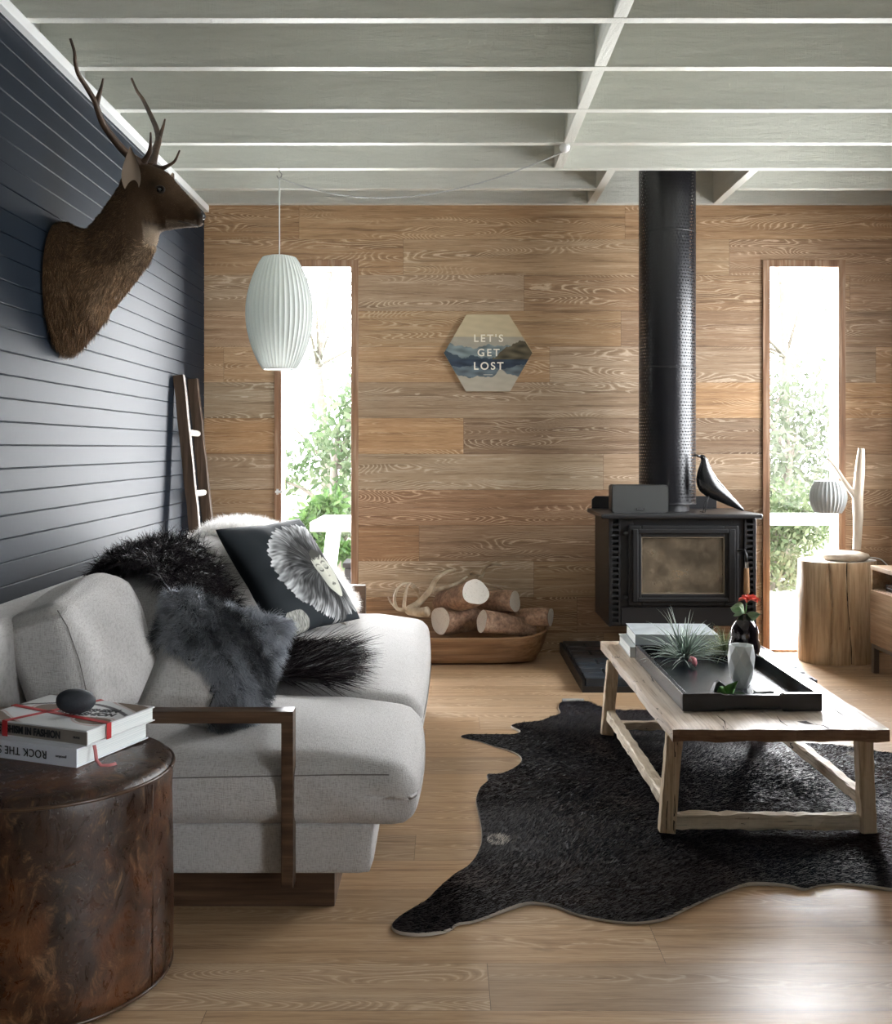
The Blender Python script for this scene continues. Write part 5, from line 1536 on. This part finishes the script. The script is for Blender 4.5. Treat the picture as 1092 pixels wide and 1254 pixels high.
def antlers():
    T = thing('shed_antler', 'pale curved shed antler propped at the left end of the trough', 'antler', (at(510, 745, 5.70)[0], 5.70, .16))
    b = MB(); A = lambda x, y, d: at(x, y, d)
    horn_tube(b, [A(523,749,5.60), A(511,750,5.64), A(500,747,5.68), A(513,738,5.70), (A(527,722,5.71)), A(534,709,5.72), A(545,701,5.72), A(558,698,5.72)], .029, .008)
    horn_tube(b, [A(527,724,5.71), A(543,720,5.76), A(560,714,5.82), A(572,706,5.86)], .017, .005)
    horn_tube(b, [A(500,747,5.68), A(495,744,5.66), A(496,730,5.66), A(499,718,5.68), A(503,714,5.70)], .014, .005)
    horn_tube(b, [A(497,747,5.68), A(486,745,5.68), A(483,732,5.70), A(488,719,5.72), A(497,714.5,5.73), A(504,715,5.74)], .012, .005)
    horn_tube(b, [A(484,743,5.69), A(479,738,5.70), A(475,731,5.70)], .009, .003)
    horn_tube(b, [A(504,716,5.75), A(512,725,5.80), A(514,738,5.84), A(508,748,5.86)], .013, .009)
    make('antler_beam', b, M['horn_pale'], T, smooth=True)
    T = thing('shed_antler', 'pale antler poking out behind the topmost log', 'antler', (at(590, 716, 5.88)[0], 5.88, .25))
    b = MB(); horn_tube(b, [A(580,730,5.90), A(585,716,5.90), A(590,704,5.90), A(594,695,5.90), A(603,691,5.90), A(614,692,5.90)], .017, .006)
    horn_tube(b, [A(585,715,5.90), A(596,716,5.88), A(608,719,5.85), A(619,723,5.82)], .012, .005); horn_tube(b, [A(590,704,5.9), A(580,701,5.92), A(576,703,5.94)], .013, .008)
    make('antler_beam', b, M['horn_pale'], T, smooth=True)
antlers()

# ------------------------------------------------------------------ stump with its lamp
SX, SYY, SZ = 2.205, 5.855, .563
def stump():
    T = thing('tree_stump_stool', 'solid pale cracked tree-stump side table by the right window', 'side table', (SX, SYY, 0))
    t = NT('debarked_stump_wood'); n = t.noise(t.scale(t.coord(), (9, 9, 1.1)), 1.0, 5, .62, .7); n2 = t.noise(t.scale(t.coord(), (70, 70, 5)), 1.0, 3)
    t.set(color=t.mix(1.0, t.ramp(n, [(.26, (.32,.19,.10)), (.45, (.54,.38,.23)), (.68, (.68,.53,.36))]), t.ramp(n2, [(.3, (.7,.65,.6)), (.55, (1,1,1))]), 'MULTIPLY'), rough=.6); t.bump(t.math('ADD', n, n2), .4, .005)
    N = 260; crk = [(-1.50, .060), (-2.05, .035), (.4, .05), (2.4, .05)]
    def rad(a, z):
        r = 1 + .035*math.sin(2*a+.6) + .03*math.sin(3*a+2) + .015*math.sin(5*a+z*3) + .012*math.sin(z*9+a*4)
        r += .05*math.exp(-((z-.36)/.03)**2)*math.exp(-((((a-math.pi+.35)+math.pi) % (2*math.pi)-math.pi)/.25)**2)
        for ca, cw in crk:
            ca2 = ca + .08*math.sin(z*6+ca*3); dd = ((a-ca2)+math.pi) % (2*math.pi)-math.pi
            r -= .10*max(0, 1-abs(dd)/cw)
        return r
    zs = [0, .01, .05, .12, .2, .28, .33, .36, .39, .45, .52, SZ-.004, SZ]
    b = MB(); vs = []
    for i, z in enumerate(zs):
        for k in range(N):
            a = 2*math.pi*k/N; rr = rad(a, z)*(.985 if i in (0, len(zs)-1) else 1); vs.append((SX+.213*rr*math.cos(a), SYY+.182*rr*math.sin(a), z))
    b.add(vs, [(i*N+k, i*N+(k+1) % N, (i+1)*N+(k+1) % N, (i+1)*N+k) for i in range(len(zs)-1) for k in range(N)])
    make('trunk', b, t.m, T, smooth='auto', angle=50)
    for ca, w_ in ((-1.50, .0050), (-2.05, .0026)):
        k = MB(); pts = []
        for i in range(25):
            z = .006 + (SZ-.008)*i/24; a = ca + .08*math.sin(z*6+ca*3); rr = rad(a, z)
            pts.append((SX+.213*rr*math.cos(a), SYY+.182*rr*math.sin(a), z))
        k.tube(pts, [w_*(.7+.5*math.sin(i*.5)**2) for i in range(25)], 6); make('drying_crack', k, plain('dark_crack', (.03,.016,.008), .95), T, smooth=True)
    b = MB(); top = vs[-N:]; b.add([(SX, SYY, SZ)]+top, [(0, 1+k, 1+(k+1) % N) for k in range(N)]); make('cut_top', b, cutmat((0, 0, SZ)), T)
stump()
def stump_lamp():
    z0 = SZ+.001; bx, by = at(1037, 680, 5.80)[0], 5.83
    m = NT('whitewashed_ash'); m.set(color=m.ramp(m.noise(m.scale(m.coord(), (20, 20, 3)), 1.0, 4), [(.3, (.50,.40,.30)), (.6, (.66,.57,.47))]), rough=.5)
    T = thing('table_lamp', 'pale wooden branch table lamp with a hanging ribbed white shade', 'lamp', (bx, by, z0))
    b = MB(); b.lathe([(0, 0), (.105, 0), (.122, .010), (.130, .024), (.124, .036), (.09, .046), (0, .050)], (bx, by, z0), 48); make('base', b, m.m, T, smooth=True)
    A = lambda x, y: (at(x, y, 5.83)[0], by, at(x, y, 5.83)[2])
    b = MB(); q = smooth_path([A(1049,673), A(1050,650), A(1050.5,628), A(1050,610), A(1052,585), A(1053.5,565), A(1054.5,549)]); n = len(q)
    prof = [.021, .024, .027, .029, .028, .024, .016]
    b.tube(q, [np.interp(i/(n-1)*6, range(7), prof) for i in range(n)], 16); make('trunk', b, m.m, T, smooth='auto')
    b = MB(); q = smooth_path([A(1051,614), A(1044,604), A(1034,590), A(1024,574), A(1013,561)]); n = len(q)
    b.tube(q, [.019 - .0125*i/(n-1) for i in range(n)], 12); make('branch', b, m.m, T, smooth=True)
    tip = Vector(A(1013, 561)); zs = A(1014, 589)[2]; zb = A(1014, 628)[2]; H = zs-zb
    b = MB(); b.tube([tip+Vector((0,0,-.004)), (tip.x, tip.y, zs)], .0014, 6); make('suspension', b, M['wire'], T)
    prof = [(.070 + .030*math.sin(math.pi*(i/14))**.85, -H*i/14) for i in range(15)]
    keep_ = M['shade']; M['shade'] = plain('white_ribbed_cotton', (.62,.64,.64), .7)
    ribbed('shade', prof, (tip.x+.004, tip.y, zs), 28, T, depth=.06, rib=.0013)
    b = MB(); b.lathe([(.070, 0), (.01, .003)], (tip.x+.004, tip.y, zs), 28); make('shade_cap', b, M['shade'], T, smooth='auto'); M['shade'] = keep_
    b = MB(); b.tube(smooth_path([(bx+.09, by+.03, z0+.012), (bx+.14, by+.0, z0+.014), (bx+.19, by-.02, z0+.006), (bx+.225, by-.04, z0-.03)]), .003, 6); make('power_cord', b, M['wire'], T, smooth=True)
stump_lamp()

# ------------------------------------------------------------------ sideboard along the right wall
def sideboard():
    x0, x1, y0, y1, zb, zt = 2.265, 2.72, 3.95, 5.53, .155, .568
    m = timber('sideboard_oak', (.27,.16,.09), (.44,.30,.19), (.58,.43,.30), axis=1, k=.8, rough=.5)
    T = thing('sideboard', 'low oak sideboard with open shelf and metal legs on the right', 'sideboard', ((x0+x1)/2, (y0+y1)/2, 0))
    t = .022
    b = MB(); b.box(x0, x1, y0, y1, zt-t, zt); b.box(x0+.002, x1, y1-t, y1, zb, zt-t); b.box(x0+.002, x1, y0, y0+t, zb, zt-t); b.box(x0+.002, x1, y0+t, y1-t, zb, zb+t); b.box(x1-.01, x1, y0+t, y1-t, zb+t, zt-t)
    b.box(x0+.01, x1-.01, y0+t, y1-t, .435, .445); b.box(x0+.01, x1-.01, (y0+y1)/2-.01, (y0+y1)/2+.01, zb+t, zt-t)
    make('carcass', b, m, T, bevel=.0015)
    for ya, yb_ in ((y0+.004, (y0+y1)/2-.002), ((y0+y1)/2+.002, y1-.004)):
        b = MB(); b.box(x0-.002, x0+.016, ya, yb_, zb+.004, .440); make('drawer_front', b, m, T, bevel=.001)
    lm = plain('brushed_steel', (.30,.29,.28), .4, .9)
    for y in (y0+.06, y1-.012):
        b = MB(); b.box(x0+.004, x0+.034, y-.022, y+.008, 0, zb); make('leg', b, lm, T, bevel=.001)
        b = MB(); b.box(x1-.04, x1-.01, y-.022, y+.008, 0, zb); make('leg', b, lm, T, bevel=.001)
    b = MB(); b.box(x0+.004, x0+.034, y0+.07, y1-.036, zb-.020, zb-.0005); b.box(x0+.036, x1-.042, y1-.034, y1-.004, zb-.020, zb-.0005); make('leg_rail', b, lm, T)
    T = thing('media_player', 'slim black media box in the sideboard shelf', 'media player', (2.43, 5.30, .445))
    b = MB(); b.box(2.30, 2.60, 5.10, 5.42, .4455, .482); make('case', b, plain('black_plastic', (.01,.01,.012), .2), T, bevel=.003)
    b = MB(); b.box(2.298, 2.3005, 5.12, 5.40, .462, .466); make('trim_line', b, plain('silver_line', (.6,.62,.65), .3, .8), T)
    b = MB(); b.box(2.38, 2.60, 5.12, 5.25, .4835, .535); o = make('storage_box', b, plain('grey_box', (.22,.23,.25), .6), None, loc=(2.49, 5.18, .4835), bevel=.002)
    set_props(o, 'small grey box on top of the slim black media player', 'box')
sideboard()

# ------------------------------------------------------------------ stag head on the left wall
def stag():
    T = thing('stag_head', 'mounted brown stag head with branching antlers on the navy wall', 'mounted stag head', (LX, 3.79, 1.79))
    d0 = 3.82
    def P(x, y, d=d0): return Vector(at(x, y, d))
    # neck to skull stations: top pixel, bottom pixel, half width
    st = []
    zc, hz, yc, hy = 1.780, .232, 3.80, .185
    st.append((Vector((LX+.002, yc, zc+hz)), Vector((LX+.002, yc, zc-hz*1.02)), hy))
    st.append((Vector((LX+.030, yc, zc+hz*.99)), Vector((LX+.045, yc, zc-hz*.98)), hy*.99))
    for tp, bt, hw in (((110,283),(127,383),.165), ((127,265),(142,367),.142), ((141,243),(161,345),.118), ((149,229),(178,324),.102), ((154,217),(190,300),.090),
                       ((164,205),(194,287),.080), ((178,201),(200,283),.076), ((194,206),(208,281.5),.072), ((207,213),(217,280),.062), ((218,226),(225,279),.049), ((230,239),(233,278.5),.040), ((240,249.5),(241,278),.036), ((246.5,258.5),(246,276.5),.031), ((249.5,264),(248.5,273),.020)):
        st.append((P(*tp), P(*bt), hw))
    n = 40; rings = []
    for i, (a, c, hw) in enumerate(st):
        mid = (a+c)/2; hv = (a-c)/2; r = []
        for k in range(n):
            t = 2*math.pi*k/n; ct, s_ = math.cos(t), math.sin(t)
            wy = hw*math.copysign(abs(s_)**.9, s_)
            if 8 <= i <= 11: wy *= 1 - .28*max(0, -ct)          # narrow lower jaw
            r.append(mid + hv*ct + Vector((0, 1, 0))*wy)
        rings.append(r)
    # refine along the length
    R2 = []
    for k in range(n):
        R2.append(smooth_path([rings[i][k] for i in range(len(rings))], 5))
    m = len(R2[0]); vs = [R2[k][i] for i in range(m) for k in range(n)]
    eye = P(195.5, 233, d0-.066); nose = P(249, 266)
    def colour(p):
        p = Vector(p); s = (p.x*544 if False else 0)
        u = 544 + p.x*F/d0; v = 549-(p.z-CAM_Z)*F/d0
        base = np.array([.060,.036,.020]); nz = math.sin(u*.35+math.sin(v*.27)*2)*.5+math.sin(v*.5+u*.21)*.5
        base = base*(1+.10*nz)
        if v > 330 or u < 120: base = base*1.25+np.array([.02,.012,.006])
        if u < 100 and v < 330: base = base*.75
        dk = max(0, 1-math.hypot((u-247)/14, (v-266)/13)); base = base*(1-.8*dk)
        dk = max(0, 1-math.hypot((u-193)/16, (v-231)/12)); base = base*(1-.65*dk)
        if 182 < u < 205 and 276 < v < 304: base = base*.4+np.array([.26,.21,.16])*.6*min(1, (v-276)/10)
        fr = (u-160)*.72+ (v-300)                                     # front of the neck is paler
        if 120 < u < 200 and v > 285: 
            e = abs((v-300)+(u-190)*1.24); 
            if e < 22: base = base*1.0 + np.array([.10,.075,.05])*(1-e/22)
        if v > 272 and u > 205 and u < 243: base = base*.6+np.array([.24,.20,.16])*.45
        return (*np.clip(base, .004, 1), 1)
    b = MB(); fs = [(i*n+k, (i+1)*n+k, (i+1)*n+(k+1) % n, i*n+(k+1) % n) for i in range(m-1) for k in range(n)]
    fs += [tuple((m-1)*n+k for k in range(n)), tuple(range(n))[::-1]]
    b.add(vs, fs); cols = [colour(p) for p in vs]
    make('head_and_neck', b, M['coat_hair'], T, smooth=True, colors=cols)
    # short coat: lies back from the head towards the wall
    body = MB(); body.v = b.v; body.f = fs[:-2]
    S, N = sample(body, 80000, 31)
    cen = np.array([[(a+c)[0]/2, (a+c)[1]/2, (a+c)[2]/2] for a, c, _ in st])
    dd = ((S[:,None,:]-cen[None])**2).sum(2); j = dd.argmin(1); rad = S-cen[j]
    N = np.where((N*rad).sum(1)[:,None] < 0, -N, N)
    u = 544 + S[:,0]*F/d0; v = 549-(S[:,2]-CAM_Z)*F/d0
    flow = np.stack([-.75-.1*(u < 150), np.zeros(len(S)), -.85*np.ones(len(S))], axis=1)
    head = u > 165; flow[head] = [-.9, 0, .15]
    nw = S[:,0] < LX+.10; flow[nw] = [.05, 0, -1.0]
    flow = flow/np.linalg.norm(flow, axis=1)[:,None]; flow = flow - N*(flow*N).sum(1)[:,None]; flow /= np.maximum(np.linalg.norm(flow, axis=1)[:,None], .05)
    ok = ~((np.hypot(u-195, v-233) < 6)) & (u < 244) & (S[:,0] > LX+.008)
    S, N, u, v, flow = S[ok], N[ok], u[ok], v[ok], flow[ok]
    C = np.array([colour(p)[:3] for p in S])*(.30+1.9*np.random.default_rng(3).random((len(S),1))**1.8)
    gl = (np.random.default_rng(8).random(len(S)) < .22) & (v > 290); C[gl] = C[gl]*1.9 + np.array([.03,.02,.01])
    ln = np.where(u > 165, .006, .017); ln[(v > 300)] = .022; ln[(u < 135) & (v > 375)] = .040
    C = C*1.3
    coat = fur('coat', S - N*.001, N*.30+flow, ln, .0011, M['coat_hair'], T, C, segs=2, droop=.12, curl=.10, clump=.20, cf=60, seed=5)
    co = np.empty(len(coat.data.vertices)*3, dtype=np.float32); coat.data.vertices.foreach_get('co', co)
    co = co.reshape(-1, 3); co[:,0] = np.maximum(co[:,0], .0015); coat.data.vertices.foreach_set('co', co.ravel()); coat.data.update()
    ear_m = plain('ear_inner', (.42,.34,.27), .8); ear_o = plain('ear_outer', (.085,.05,.03), .8)
    def ear(base, tip, wd, cup, side, nm='ear'):
        base = Vector(base); tip = Vector(tip); ax = (tip-base); L = ax.length; ax.normalize(); sd = Vector(side).normalized(); nn = -ax.cross(sd).normalized()
        def f(u, v, o=0.0):
            w_ = wd*(math.sin(math.pi*(.12+.88*u)**.8)+.0)*(1-.15*u); t = (v-.5)*2
            return base + ax*L*u + sd*w_*t + nn*(-cup*(1-t*t)*math.sin(math.pi*(.1+.8*u)) + o)
        q = MB(); q.sheet(lambda u, v: f(u, v), 12, 10); q.mi = 1; q.sheet(lambda u, v: f(u, v, -.004 if False else .0), 0 or 1, 1) if False else None
        o0 = MB(); o0.add(q.v, q.f); o0.mi = 1; o0.add([Vector(p) - nn*.0045 for p in q.v], [g[::-1] for g in q.f])
        make(nm, o0, [ear_m, ear_o], T, smooth=True)
    ear(P(161, 234, 3.745), P(159.5, 179, 3.70), .036, .020, (1, .05, 0))
    ear(P(203, 226, 3.895), P(211, 211, 3.98), .020, .015, (.6, -.6, .3))
    q = MB(); q.ball(eye, .0115, 16, 12); make('eye', q, plain('glass_eye', (.006,.005,.004), .04, spec=.9), T, smooth=True)
    q = MB(); q.ball(P(195.5, 233, d0+.066), .0135, 16, 12); make('eye', q, bpy.data.materials['glass_eye'], T, smooth=True)
    q = MB(); ring = []
    for k in range(17):
        a = 2*math.pi*k/16; ring.append(eye + Vector((.0165*math.cos(a), -.002, .012*math.sin(a)+.002)))
    q.tube(ring, .0045, 8); make('eyelid', q, plain('dark_eyelid', (.02,.012,.008), .7), T, smooth=True)
    q = MB(); nc = P(247.2, 264.5); q.ball(nc, .016, 16, 10, s=(.85, 1.35, .95))
    make('nose', q, plain('black_nose', (.008,.008,.010), .4), T, smooth=True)
    q = MB(); q.tube(smooth_path([P(243,277,d0-.012), P(236,275,d0-.034), P(226,272.5,d0-.044), P(218,271,d0-.050)]), [.0024]*19, 6)
    make('mouth', q, bpy.data.materials['dark_eyelid'], T, smooth=True)
    # antlers
    def antler(paths, nm='antler'):
        q = MB()
        for pts, r0, r1 in paths: horn_tube(q, [P(*p) for p in pts], r0, r1, 12)
        q.ball(P(*paths[0][0][0]), r=.021, n=12, m=8, s=(1,1,.6)); make(nm, q, M['horn_dark'], T, smooth=True)
    antler([([(174,201,3.80), (163,194,3.775), (150,183,3.74), (136,166,3.70), (126,151,3.665), (120,136,3.635), (116,124,3.61), (106,107,3.58), (96,91,3.54), (92,76,3.51), (91,63,3.50), (86,47,3.48)], .018, .0045),
            ([(118,127,3.62), (121,117,3.61), (124,107,3.60), (126.5,96,3.59)], .012, .003),
            ([(176,198,3.79), (183,186,3.77), (184.5,175,3.75), (184.5,162,3.73)], .012, .003)])
    antler([([(186,202,3.85), (188,193,3.87), (191,182,3.90), (194,170,3.93), (191,156,3.97), (183,138,4.01), (175,122,4.04), (167,110,4.07), (161,96,4.08)], .018, .0045),
            ([(194,172,3.93), (197,163,3.94), (200,154,3.95), (202,146,3.96)], .011, .003),
            ([(188,204,3.84), (198,206,3.83), (206,203,3.82), (214,197,3.81), (220,184,3.80)], .012, .003)])
stag()

for o in list(scene.objects):
    for k in ('_loc', '_local'):
        if k in o: del o[k]
